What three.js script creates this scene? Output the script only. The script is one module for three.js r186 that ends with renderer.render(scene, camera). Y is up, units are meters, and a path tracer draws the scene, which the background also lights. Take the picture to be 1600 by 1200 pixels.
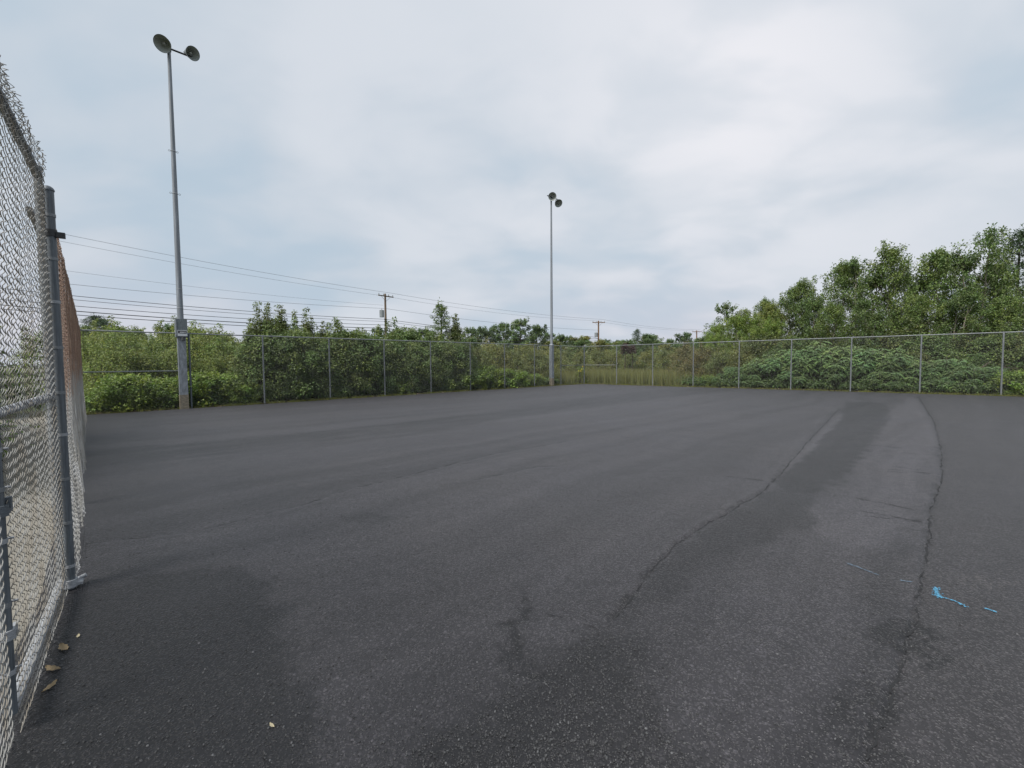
import * as THREE from 'three';
import { createNoise2D, createNoise3D } from 'simplex-noise';
import { mergeGeometries } from 'three/addons/utils/BufferGeometryUtils.js';

// ---------------------------------------------------------------- camera, sky, sun, exposure
const rngOf = (a) => () => { a |= 0; a = (a + 0x6d2b79f5) | 0; let t = Math.imul(a ^ (a >>> 15), 1 | a); t = (t + Math.imul(t ^ (t >>> 7), 61 | t)) ^ t; return ((t ^ (t >>> 14)) >>> 0) / 4294967296; };
const scene = new THREE.Scene();
const camera = new THREE.PerspectiveCamera(82.02, 4 / 3, 0.05, 2500);
camera.position.set(0, 1.72, 0);
camera.rotation.set(-0.04793, 0, -0.0073, 'YXZ');
const renderer = new THREE.WebGLRenderer({ antialias: true });
renderer.setSize(1024, 768);
renderer.toneMapping = THREE.LinearToneMapping;
renderer.toneMappingExposure = 3.0;
renderer.shadowMap.enabled = true;

const sunDir = new THREE.Vector3(-0.42, 0.78, 0.50).normalize();      // high behind the camera, spread wide by the overcast
const thinCloud = new THREE.Vector3(0.50, 0.585, -1.0).normalize();   // the bright patch where the cloud is thin
const lin = (c) => { c /= 255; return c <= 0.04045 ? c / 12.92 : Math.pow((c + 0.055) / 1.055, 2.4); };
const RGB = (r, g, b) => [lin(r), lin(g), lin(b)];
const mix = (a, b, t) => a + (b - a) * t;
const mix3 = (a, b, t) => [mix(a[0], b[0], t), mix(a[1], b[1], t), mix(a[2], b[2], t)];
const sstep = (a, b, x) => { const t = Math.min(1, Math.max(0, (x - a) / (b - a))); return t * t * (3 - 2 * t); };
const n2 = createNoise2D(rngOf(11)), n3 = createNoise3D(rngOf(23));
const fbm2 = (x, y, o = 4) => { let s = 0, a = 0.5; for (let i = 0; i < o; i++) { s += a * n2(x, y); x = x * 2.03 + 17.1; y = y * 2.03 - 9.7; a *= 0.5; } return s; };
const fbm3 = (x, y, z, o = 4) => { let s = 0, a = 0.5; for (let i = 0; i < o; i++) { s += a * n3(x, y, z); x = x * 2.03 + 7.3; y = y * 2.03; z = z * 2.03 - 3.1; a *= 0.5; } return s; };
{
  const W = 2048, Hh = 1024, data = new Float32Array(W * Hh * 4);
  const gap = RGB(184, 201, 216), mid = RGB(200, 210, 221), pale = RGB(218, 223, 231), white = RGB(242, 241, 246), rose = RGB(212, 209, 219), ground = RGB(84, 88, 74);
  for (let j = 0; j < Hh; j++) {
    const el = ((j + 0.5) / Hh - 0.5) * Math.PI, y = Math.sin(el), c = Math.cos(el);
    for (let i = 0; i < W; i++) {
      const az = ((i + 0.5) / W - 0.5) * 2 * Math.PI, x = c * Math.cos(az), z = c * Math.sin(az), k = (j * W + i) * 4;
      let col;
      if (y > -0.02) {
        const yy = Math.max(y, 0), qx = x / (yy + 0.28), qz = z / (yy + 0.28);
        const wx = 0.12 * fbm2(qx * 0.9 + 3, qz * 0.9, 3), wz = 0.12 * fbm2(qx * 0.9 - 8, qz * 0.9 + 5, 3);
        const big = fbm2((qx + wx) * 0.62 + 1.7, (qz + wz) * 0.62 - 2.2, 3), fine = fbm2((qx + wx) * 1.5 - 4, (qz + wz) * 2.2 + 6, 5);
        const cosS = x * thinCloud.x + y * thinCloud.y + z * thinCloud.z, ang = Math.acos(Math.min(1, cosS));
        const halo = Math.exp(-Math.pow(ang / 0.5, 2)), core = Math.exp(-Math.pow(ang / 0.17, 2));
        const cover = sstep(-0.55, 0.75, big + 0.35 * fine + 0.45 * halo);
        col = mix3(gap, mid, sstep(0, 0.6, cover));
        col = mix3(col, pale, sstep(0.45, 1, cover) * 0.7);
        col = mix3(col, white, Math.min(1, halo * (0.16 + 0.26 * sstep(-0.5, 0.6, fine + 0.3 * big)) + 0.4 * core * sstep(-0.25, 0.35, fine)));
        col = mix3(col, rose, 0.6 * Math.exp(-Math.pow(yy / 0.12, 2)) * sstep(-0.4, 0.4, fbm2(qx * 0.5 - 2, qz * 0.5, 3) + 0.1));
      } else col = ground;
      data[k] = col[0] / 3; data[k + 1] = col[1] / 3; data[k + 2] = col[2] / 3; data[k + 3] = 1;
    }
  }
  const sky = new THREE.DataTexture(data, W, Hh, THREE.RGBAFormat, THREE.FloatType);
  sky.mapping = THREE.EquirectangularReflectionMapping; sky.magFilter = THREE.LinearFilter; sky.minFilter = THREE.LinearFilter; sky.wrapS = THREE.RepeatWrapping; sky.needsUpdate = true;
  scene.background = sky; scene.environment = sky;
}
const sun = new THREE.DirectionalLight(new THREE.Color(1, 0.965, 0.91), 1.5);
sun.position.copy(sunDir).multiplyScalar(120); sun.castShadow = true; sun.shadow.radius = 45;
sun.shadow.mapSize.set(2048, 2048);
Object.assign(sun.shadow.camera, { left: -60, right: 60, top: 60, bottom: -60, near: 1, far: 300 });
scene.add(sun, sun.target);

// ---------------------------------------------------------------- helpers
const taken = new Map();
const numbered = (name) => { const n = taken.get(name) ?? 0; taken.set(name, n + 1); return n ? `${name}_${String(n).padStart(3, '0')}` : name; };
const ORD = ['zeroth', 'first', 'second', 'third', 'fourth', 'fifth', 'sixth', 'seventh', 'eighth', 'ninth', 'tenth', 'eleventh', 'twelfth', 'thirteenth'];
function tag(o, label, category, group, kind) {
  if (label) o.userData.label = label;
  if (category) o.userData.category = category;
  if (group) o.userData.group = group;
  if (kind) o.userData.kind = kind;
  return o;
}
function thing(name, label, category, x = 0, y = 0, z = 0, turn = 0, group) {
  const o = new THREE.Group(); o.name = numbered(name); o.position.set(x, y, z); o.rotation.y = turn; scene.add(o);
  return tag(o, label, category, group);
}
function mesh(name, geo, mat, parent) {
  const m = new THREE.Mesh(geo, mat); m.name = parent ? name : numbered(name); m.castShadow = m.receiveShadow = true; (parent ?? scene).add(m); return m;
}
function copy(o, label, group) {
  const c = o.clone(); c.name = numbered(o.name.replace(/_\d{3}$/, '')); c.userData = { ...o.userData }; if (label) c.userData.label = label; if (group) c.userData.group = group; scene.add(c); return c;
}
class Buf {                                   // collects triangles
  constructor() { this.p = []; this.n = []; this.c = []; this.u = []; this.i = []; }
  v(x, y, z, nx, ny, nz, c, u = 0, w = 0) { this.p.push(x, y, z); this.n.push(nx, ny, nz); if (c) this.c.push(c[0], c[1], c[2]); this.u.push(u, w); return this.p.length / 3 - 1; }
  geo() {
    const g = new THREE.BufferGeometry();
    g.setAttribute('position', new THREE.Float32BufferAttribute(this.p, 3)); g.setAttribute('normal', new THREE.Float32BufferAttribute(this.n, 3));
    g.setAttribute('uv', new THREE.Float32BufferAttribute(this.u, 2));
    if (this.c.length) g.setAttribute('color', new THREE.Float32BufferAttribute(this.c, 3));
    g.setIndex(this.i); return g;
  }
}
const V = (x, y, z) => new THREE.Vector3(x, y, z);
function tube(b, pts, rad, sides = 6, col, caps = true, vScale = 1) {
  const m = pts.length; let prev = null, len = 0;
  const t = V(), n = V(), w = V(), rows = [];
  for (let k = 0; k < m; k++) {
    t.subVectors(pts[Math.min(m - 1, k + 1)], pts[Math.max(0, k - 1)]).normalize();
    if (!prev) prev = Math.abs(t.y) < 0.9 ? V(0, 1, 0) : V(1, 0, 0);
    n.copy(prev).addScaledVector(t, -prev.dot(t)).normalize(); prev = n.clone(); w.crossVectors(t, n);
    if (k) len += pts[k].distanceTo(pts[k - 1]);
    const r = Array.isArray(rad) ? rad[k] : rad, c = typeof col === 'function' ? col(pts[k]) : col, row = [];
    for (let s = 0; s <= sides; s++) {
      const a = (s / sides) * 2 * Math.PI, ca = Math.cos(a), sa = Math.sin(a), nx = n.x * ca + w.x * sa, ny = n.y * ca + w.y * sa, nz = n.z * ca + w.z * sa;
      row.push(b.v(pts[k].x + nx * r, pts[k].y + ny * r, pts[k].z + nz * r, nx, ny, nz, c, s / sides, len * vScale));
    }
    rows.push(row);
    if (k) for (let s = 0; s < sides; s++) { const A = rows[k - 1], B = rows[k]; b.i.push(A[s], A[s + 1], B[s], B[s], A[s + 1], B[s + 1]); }
    if (caps && (k === 0 || k === m - 1)) {
      const sg = k === 0 ? -1 : 1, ce = b.v(pts[k].x, pts[k].y, pts[k].z, t.x * sg, t.y * sg, t.z * sg, c), ring = [];
      for (let s = 0; s < sides; s++) { const q = row[s] * 3; ring.push(b.v(b.p[q], b.p[q + 1], b.p[q + 2], t.x * sg, t.y * sg, t.z * sg, c)); }
      for (let s = 0; s < sides; s++) { const e = ring[(s + 1) % sides]; if (k === 0) b.i.push(ce, e, ring[s]); else b.i.push(ce, ring[s], e); }
    }
  }
  return b;
}
const tubeGeo = (pts, r, sides = 10) => tube(new Buf(), pts, r, sides).geo();
function boxGeo(w, h, d, x = 0, y = 0, z = 0) { const g = new THREE.BoxGeometry(w, h, d); g.translate(x, y, z); return g; }
const std = (o) => new THREE.MeshStandardMaterial(o);
const rgb = (r, g, b) => new THREE.Color().setRGB(r, g, b);

// textures made of noise: grain only
function grainTex(size, fn, colour) {
  const d = new Uint8Array(size * size * 4);
  for (let j = 0; j < size; j++) for (let i = 0; i < size; i++) { const c = fn(i / size, j / size, i, j), k = (j * size + i) * 4; d[k] = c[0]; d[k + 1] = c[1]; d[k + 2] = c[2]; d[k + 3] = 255; }
  const t = new THREE.DataTexture(d, size, size); t.wrapS = t.wrapT = THREE.RepeatWrapping; t.magFilter = THREE.LinearFilter; t.minFilter = THREE.LinearMipmapLinearFilter; if (colour) t.colorSpace = THREE.SRGBColorSpace; t.needsUpdate = true; return t;
}
const tile = (u, v, f, o = 4) => fbm3(Math.cos(u * 6.2832) * f, Math.sin(u * 6.2832) * f + Math.cos(v * 6.2832) * f * 0.77, Math.sin(v * 6.2832) * f, o);
const zincTex = grainTex(256, (u, v) => { const a = 200 + 46 * tile(u, v, 1.6, 4) + 18 * tile(u, v, 7, 2); return [a, a, a * 1.01]; }, true);
const woodTex = grainTex(256, (u, v) => { const a = 190 + 60 * tile(u, v * 0.5, 3, 3) + 24 * Math.sin(u * 90 + 6 * tile(u, v, 2, 2)); return [a, a * 0.97, a * 0.93]; }, true);

const M = {
  zinc: std({ color: rgb(0.36, 0.38, 0.39), roughness: 0.55, metalness: 0.35, map: zincTex }),
  zincDark: std({ color: rgb(0.20, 0.225, 0.245), roughness: 0.55, metalness: 0.25, map: zincTex }),
  zincPale: std({ color: rgb(0.56, 0.58, 0.60), roughness: 0.6, metalness: 0.25, map: zincTex }),
  wire: std({ color: rgb(0.34, 0.35, 0.34), roughness: 0.6, metalness: 0.3 }),
  wireColoured: std({ vertexColors: true, roughness: 0.75, metalness: 0.15 }),
  greyPaint: std({ color: rgb(0.36, 0.39, 0.42), roughness: 0.6, metalness: 0.1, map: zincTex }),
  boxPaint: std({ color: rgb(0.24, 0.27, 0.28), roughness: 0.6, map: zincTex }),
  concrete: std({ color: rgb(0.36, 0.31, 0.23), roughness: 0.95, map: zincTex }),
  darkMetal: std({ color: rgb(0.035, 0.036, 0.038), roughness: 0.5, metalness: 0.3 }),
  reflector: std({ color: rgb(0.46, 0.48, 0.45), roughness: 0.55, metalness: 0.25 }),
  bulb: std({ color: rgb(0.4, 0.4, 0.38), roughness: 0.2 }),
  wood: std({ color: rgb(0.30, 0.235, 0.185), roughness: 0.95, map: woodTex }),
  wood2: std({ color: rgb(0.33, 0.20, 0.115), roughness: 0.95, map: woodTex }),
  cable: std({ color: rgb(0.03, 0.03, 0.034), roughness: 0.7 }),
  bareWire: std({ color: rgb(0.16, 0.17, 0.19), roughness: 0.6 }),
  transformer: std({ color: rgb(0.26, 0.28, 0.29), roughness: 0.5, metalness: 0.2 }),
  bark: std({ color: rgb(0.11, 0.092, 0.075), roughness: 1, map: woodTex }),
  paleBark: std({ color: rgb(0.36, 0.34, 0.30), roughness: 1, map: woodTex }),
  deadWood: std({ color: rgb(0.22, 0.19, 0.165), roughness: 1, map: woodTex }),
};

// ---------------------------------------------------------------- the court: where its edges run (metres, camera at 0, 0)
const CORNER_NEAR = [-15.15, -15.53], CORNER_FAR = [5.80, -35.40], RIGHT_POST = [23.09, -20.80];
const GATE_HINGE = [-3.42, -3.34], GATE_END = [-2.350, -1.985];
const dirOf = (a, b) => { const x = b[0] - a[0], z = b[1] - a[1], l = Math.hypot(x, z); return [x / l, z / l, l]; };
const along = (a, d, s, off = 0) => [a[0] + d[0] * s - d[1] * off, a[1] + d[1] * s + d[0] * off];
const GATE_PIVOT = [-3.455, -3.31];
const dBack = dirOf(CORNER_NEAR, CORNER_FAR), dRight = dirOf(CORNER_FAR, RIGHT_POST), dSide = dirOf(GATE_PIVOT, CORNER_NEAR), dGate = dirOf(GATE_END, GATE_PIVOT);
const COURT = [[-15.35, -15.6], [5.82, -35.72], along(RIGHT_POST, dRight, 14, -0.1), [33, 12], [12, 14], [4.0, 5.75], [-2.42, -1.86], [-3.52, -3.2]];
const inPoly = (P, x, z) => { let c = false; for (let i = 0, j = P.length - 1; i < P.length; j = i++) if ((P[i][1] > z) !== (P[j][1] > z) && x < ((P[j][0] - P[i][0]) * (z - P[i][1])) / (P[j][1] - P[i][1]) + P[i][0]) c = !c; return c; };
const distLine = (P, x, z) => { let d = 1e9, sd = 0; for (let i = 1; i < P.length; i++) { const ax = P[i - 1][0], az = P[i - 1][1], bx = P[i][0] - ax, bz = P[i][1] - az, t = Math.min(1, Math.max(0, ((x - ax) * bx + (z - az) * bz) / (bx * bx + bz * bz))), ex = x - ax - bx * t, ez = z - az - bz * t, q = Math.hypot(ex, ez); if (q < d) { d = q; sd = Math.sign(bx * ez - bz * ex); } } return [d, sd]; };
const edgeDist = (P, x, z) => { const d = distLine([...P, P[0]], x, z)[0]; return inPoly(P, x, z) ? d : -d; };

// ---------------------------------------------------------------- terrain
function groundColour(x, z) {
  const n = fbm2(x * 0.13, z * 0.13, 4), m = fbm2(x * 0.9 + 9, z * 0.9, 3);
  let c = mix3([0.040, 0.052, 0.020], [0.085, 0.078, 0.045], sstep(-0.3, 0.4, n + 0.4 * m));
  const s = (x - GATE_HINGE[0]) * dSide[0] + (z - GATE_HINGE[1]) * dSide[1], off = -(x - GATE_HINGE[0]) * dSide[1] + (z - GATE_HINGE[1]) * dSide[0];
  if (s > -6 && s < 18) { const k = sstep(-4.6, -3.6, off + 0.5 * m) * (1 - sstep(0.2, 0.5, off)); c = mix3(c, [0.21 + 0.05 * m, 0.195 + 0.05 * m, 0.165 + 0.045 * m], k); }
  return c;
}
{
  const b = new Buf(), rings = [0];
  for (let r = 1.2; r < 900; r *= 1.045) rings.push(r);
  const A = 220;
  rings.forEach((r, k) => {
    for (let a = 0; a <= A; a++) {
      const t = (a / A) * 2 * Math.PI, x = Math.sin(t) * r, z = -Math.cos(t) * r, inside = inPoly(COURT, x, z) && edgeDist(COURT, x, z) > 0.6;
      const far = Math.max(0, -edgeDist(COURT, x, z));
      b.v(x, inside ? -0.25 : -0.045 + 0.05 * fbm2(x * 0.5, z * 0.5, 3) * Math.min(1, far / 3) - 0.25 * sstep(3, 20, far) * (z < -10 ? 1 : 0), z, 0, 1, 0, groundColour(x, z), x, z);
    }
    if (k) for (let a = 0; a < A; a++) { const p = (k - 1) * (A + 1) + a, q = k * (A + 1) + a; b.i.push(p, p + 1, q, p + 1, q + 1, q); }
  });
  const g = b.geo(); g.computeVertexNormals();
  const t = mesh('terrain', g, std({ vertexColors: true, roughness: 1, bumpMap: zincTex, bumpScale: 0.03 })); tag(t, 'rough weedy soil around the paved court', null, null, 'structure');
}

// ---------------------------------------------------------------- asphalt
const FEAT = {
  seamA: [[11.774, -15.813], [6.281, -9.323], [3.935, -6.485], [3.374, -5.836], [2.475, -4.967], [1.886, -4.437], [1.474, -4.02], [1.069, -3.472], [0.851, -3.137], [0.649, -2.86]],
  seamB: [[18.934, -20.521], [11.599, -12.066], [8.352, -8.538], [6.313, -6.418], [4.731, -4.918], [3.878, -4.05], [3.069, -3.242], [2.617, -2.8], [2.228, -2.462], [1.927, -2.195], [1.719, -2.015], [1.3, -1.65]],
  dark1: [[13.842, -18.243], [14.947, -17.574], [11.654, -13.525], [8.019, -9.647], [5.912, -7.492], [4.894, -6.458], [3.871, -5.622], [3.574, -5.743], [3.807, -6.38], [5.422, -8.039], [7.223, -10.113], [9.097, -12.201]],
  dark2: [[3.584, -5.801], [3.734, -5.516], [3.382, -4.947], [3.067, -4.52], [2.397, -4.076], [1.682, -3.69], [1.215, -3.177], [0.667, -2.846], [0.844, -3.111], [1.073, -3.451], [1.47, -3.978], [1.871, -4.369], [2.447, -4.882], [3.292, -5.693]],
  wedge: [[11.135, -15.009], [9.7, -12.864], [7.101, -9.941], [4.945, -7.524], [3.864, -6.414], [4.998, -7.779], [6.321, -9.321]],
  lane: [[14.632, -17.056], [18.852, -20.529], [11.565, -12.068], [8.328, -8.539], [6.295, -6.418], [4.67, -4.877], [3.866, -4.05], [3.062, -3.923], [2.975, -4.382], [3.605, -5.288], [4.833, -6.351], [6.042, -7.588]],
  darkL: [[-3.4, -3.239], [-3.098, -3.471], [-2.592, -3.71], [-2.085, -3.609], [-1.635, -2.964], [-1.223, -2.392], [-0.927, -2.038], [-0.7, -1.2], [-2.0, -1.4], [-2.9, -2.6]],
  coarse: [[0.134, -2.43], [0.523, -2.756], [0.763, -2.593], [0.691, -2.229], [0.748, -1.793], [0.6, -1.3], [-0.503, -1.4], [-0.45, -1.9], [-0.139, -2.109]],
  blot: [[2.281, -2.735], [2.534, -2.873], [2.629, -2.835], [2.654, -2.633], [2.413, -2.433], [2.295, -2.407], [2.462, -2.604], [2.253, -2.462], [2.23, -2.565]],
  blotB: [[1.623, -2.176], [1.928, -2.31], [2.065, -2.309], [1.809, -2.014], [1.5, -1.5], [1.1, -1.5]],
  lightW: [[2.506, -2.635], [2.564, -2.622], [2.213, -2.357], [1.931, -2.173], [2.188, -2.408]],
  arc: [[0.107, -3.192], [-0.003, -2.982], [-0.053, -2.763], [-0.027, -2.602], [0.047, -2.458], [0.138, -2.378]],
  crack: [[-4.158, -4.193], [-3.304, -4.467], [-2.927, -4.954], [-2.586, -5.308], [-2.292, -5.98], [-1.594, -6.757], [-0.371, -8.243], [1.174, -9.532]],
  crack2: [[-0.576, -6.43], [-0.01, -6.87], [0.417, -7.288], [0.731, -7.233]],
  laneA: [[-9.009, -9.196], [-6.042, -10.336], [-3.686, -12.621], [-0.479, -16.223], [4.296, -22.772], [12, -30]],
  laneB: [[-6.862, -7.2], [-4.557, -8.892], [-2.406, -10.268], [-0.008, -13.42], [4.151, -17.868], [12, -25]],
  laneC: [[-2.477, -4.401], [-0.841, -5.654], [1.927, -8.279], [5.482, -11.41], [11.085, -17.331]],
  stain: [[-1.972, -4.934], [-1.566, -5.032], [-1.231, -4.877], [-1.402, -4.721], [-1.695, -4.766]],
};
const SCRATCH = [[[6.132, -7.109], [6.369, -6.803]], [[5.903, -6.9], [6.323, -6.567]], [[3.946, -4.979], [4.364, -4.567]], [[4.274, -5.45], [4.612, -4.986]], [[3.173, -6.581], [3.653, -6.244]], [[7.2, -8.9], [7.6, -8.5]], [[7.0, -8.3], [7.5, -7.9]]];
const DUST = [[3.568, -3.352, 0.16, 0.07], [2.269, -2.341, 0.1, 0.04], [3.75, -3.33, 0.2, 0.06], [-3.0, -6.3, 0.22, 0.08], [-5.4, -6.6, 0.3, 0.1]];
function asphaltAt(x, z) {
  const wx = x + 0.15 * fbm2(x * 2.2, z * 2.2, 3) + 0.045 * n2(x * 13, z * 13), wz = z + 0.15 * fbm2(x * 2.2 + 40, z * 2.2, 3) + 0.045 * n2(x * 13 + 9, z * 13);
  const rough = 0.05 + 0.02 * n2(x * 5, z * 5);
  const zone = (P, s) => { const x0 = wx, z0 = wz; const d = edgeDist(P, x0, z0); return sstep(-s, s, d); };
  // strips laid by the paving machine, along the back fence
  const lx = x - CORNER_NEAR[0], lz = z - CORNER_NEAR[1], across = -lx * dBack[1] + lz * dBack[0], run = lx * dBack[0] + lz * dBack[1];
  const sp = across + 0.9 * fbm2(run * 0.06, across * 0.05, 3) + 0.12 * fbm2(run * 0.5, across * 0.5 + 4, 2);
  let v = 1 + 0.10 * fbm2(x * 0.22, z * 0.22, 4) + 0.09 * fbm2(x * 1.3, z * 1.3, 4) + 0.22 * n2(sp * 0.9, run * 0.02) + 0.15 * n2(sp * 3.2, run * 0.05) + 0.07 * n2(x * 9, z * 9) + 0.10 * fbm2(x * 4 + 50, z * 4, 3);
  v *= 1 - 0.22 * sstep(0.3, 0.75, n2(x * 21, z * 21)) * sstep(-0.3, 0.3, fbm2(x * 0.8 + 31, z * 0.8, 3));
  let h = 0.004 * fbm2(x * 1.1, z * 1.1, 3) + 0.012 * fbm2(x * 0.25, z * 0.25, 2), brown = 0.25 + 0.5 * fbm2(x * 0.35 + 20, z * 0.35, 3);
  const near = x * x + z * z < 900;
  if (near) {
    const a = distLine(FEAT.laneA, wx, wz), b = distLine(FEAT.laneB, wx, wz);
    const sb = a[1] > 0 && b[1] < 0 ? 1 : 0;                     // the darker strip between the two joints
    v *= 1 - 0.34 * sb * sstep(0, 0.35, Math.min(a[0], b[0])) * (0.6 + 0.8 * sstep(-0.3, 0.3, fbm2(run * 0.3, across * 2, 3)));
    const cl = distLine(FEAT.laneC, wx, wz); v *= 1 - 0.05 * Math.exp(-Math.pow(cl[0] / 0.3, 2));
    v *= 1 - 0.52 * zone(FEAT.dark1, 0.02); v *= 1 - 0.40 * zone(FEAT.dark2, 0.04); v *= 1 + 0.40 * zone(FEAT.wedge, 0.02); v *= 1 + 0.30 * zone(FEAT.lane, 0.03);
    const dist = Math.hypot(x, z);
    const seam = (P, w0, deep, dark) => { const w = Math.max(w0, 0.0045 * dist); const [d, s] = distLine(P, x + 0.25 * (wx - x), z + 0.25 * (wz - z)); v *= 1 - dark * Math.exp(-Math.pow(d / w, 2)); h += -deep * Math.exp(-Math.pow(d / w, 2)) + deep * 0.7 * Math.exp(-Math.pow((d * s - w * 2.4) / (w * 1.6), 2)); v *= 1 + dark * 0.45 * Math.exp(-Math.pow((d * s - w * 2.6) / (w * 1.3), 2)); return [d, s]; };
    seam(FEAT.seamA, 0.018, 0.011, 0.32 * sstep(-0.7, 0.2, fbm2(x * 2.3, z * 2.3 + 8, 3)));
    const sB = seam(FEAT.seamB, 0.018, 0.011, 0.36 * sstep(-0.6, 0.2, fbm2(x * 2.6, z * 2.6, 3)));
    if (sB[1] !== 0) { const right = sB[1] < 0 ? 1 : 0; brown += 0.5 * right; v *= 1 - 0.09 * right; v *= 1 - 0.16 * (1 - right) * Math.exp(-Math.pow((sB[0] - 0.14) / 0.16, 2)) * sstep(-0.1, 0.3, fbm2(x * 3, z * 3, 3)); }
    seam(FEAT.crack, 0.02, 0.006, 0.28 * sstep(-0.35, 0.2, fbm2(x * 1.4, z * 1.4, 2))); seam(FEAT.crack2, 0.04, 0.004, 0.22);
    for (const s of SCRATCH) { const d = distLine(s, x, z)[0]; v *= 1 - 0.35 * Math.exp(-Math.pow(d / 0.028, 2)); }
    const dl = zone(FEAT.darkL, 0.12); v *= 1 - 0.66 * dl; h -= 0.006 * dl; brown -= 0.5 * dl;
    const co = zone(FEAT.coarse, 0.16); v *= 1 - 0.58 * co;
    v *= 1 - 0.84 * zone(FEAT.blot, 0.02) * sstep(-0.5, 0.15, fbm2(x * 8, z * 8, 3)); v *= 1 - 0.5 * zone(FEAT.blotB, 0.05) * sstep(-0.7, 0.2, fbm2(x * 6 + 3, z * 6, 3)); v *= 1 + 0.22 * zone(FEAT.lightW, 0.02);
    v *= 1 - 0.40 * zone(FEAT.stain, 0.05);
    const ar = distLine(FEAT.arc, wx, wz); v *= 1 - 0.75 * Math.exp(-Math.pow(ar[0] / 0.05, 2)) * sstep(-0.5, 0.1, fbm2(x * 6, z * 6, 2)); h -= 0.006 * Math.exp(-Math.pow(ar[0] / 0.05, 2)); v *= 1 + 0.3 * sstep(1.15, 0.7, Math.hypot((wx - 0.33) / 0.24, (wz + 2.73) / 0.13)); 
    // asphalt darker and less brown in a band beside the gate
    const g = -(x - GATE_END[0]) * dGate[1] + (z - GATE_END[1]) * dGate[0]; const gs = g + 0.25 * fbm2(x * 1.1, z * 1.1, 3); v *= 1 - 0.26 * (1 - sstep(0.4, 1.1, gs)); if (gs < 0.8) brown -= 0.2;
    for (const [px, pz, a, b2] of DUST) { const q = Math.hypot((wx - px + (wz - pz)) / a, (wz - pz - (wx - px) * 0.4) / b2); const k = Math.exp(-q * q) * sstep(-0.2, 0.5, n2(x * 30, z * 30)); v *= 1 + 0.5 * k; brown += 1.2 * k; }
  }
  const w = Math.max(-0.6, Math.min(1.4, brown));
  return { v: Math.max(0.25, v), h, c: [0.985 + 0.035 * w, 0.985, 1.03 - 0.075 * w], rough };
}
const asphaltBump = [], ASPH = 1024;
const asphaltTex = (() => {
  const N = ASPH, tone = new Float32Array(N * N).fill(0.5), hgt = new Float32Array(N * N).fill(0.2), R = rngOf(77);
  for (let k = 0; k < N * N; k++) tone[k] += (R() - 0.5) * 0.22;
  for (let s = 0; s < 42000; s++) {
    const cx = R() * N, cy = R() * N, r = 1.1 + 3.2 * Math.pow(R(), 2.4), a = R() * 3.14, e = 0.6 + 0.4 * R(), top = 0.45 + 0.5 * R(), ton = R() < 0.05 ? 1.15 + 0.45 * R() : R() < 0.4 ? 0.3 + 0.25 * R() : 0.7 + 0.4 * R(), ca = Math.cos(a), sa = Math.sin(a), m = Math.ceil(r);
    for (let j = -m; j <= m; j++) for (let i = -m; i <= m; i++) {
      const u = (i * ca + j * sa) / r, w = (-i * sa + j * ca) / (r * e), q = u * u + w * w; if (q > 1) continue;
      const p = ((((cy + j) | 0) + N) % N) * N + ((((cx + i) | 0) + N) % N), hh = top * Math.sqrt(1 - q * 0.8); if (hh < hgt[p]) continue; hgt[p] = hh; tone[p] = ton + (R() - 0.5) * 0.08;
    }
  }
  const d = new Uint8Array(N * N * 4), e = new Uint8Array(N * N * 4);
  for (let k = 0; k < N * N; k++) { const t = Math.min(255, 255 * Math.pow(Math.min(1, tone[k] * 0.36), 1 / 2.2)); d[k * 4] = t; d[k * 4 + 1] = t * 0.995; d[k * 4 + 2] = t; d[k * 4 + 3] = 255; e[k * 4] = e[k * 4 + 1] = e[k * 4 + 2] = Math.min(255, hgt[k] * 255); e[k * 4 + 3] = 255; }
  const mk = (q) => { const t = new THREE.DataTexture(q, N, N); t.wrapS = t.wrapT = THREE.RepeatWrapping; t.magFilter = THREE.LinearFilter; t.needsUpdate = true; t.repeat.set(1 / 2.3, 1 / 2.3); t.rotation = 0.3; return t; };
  const t = mk(d), bm = mk(e); t.colorSpace = THREE.SRGBColorSpace; asphaltBump.push(bm); return t;
})();
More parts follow.
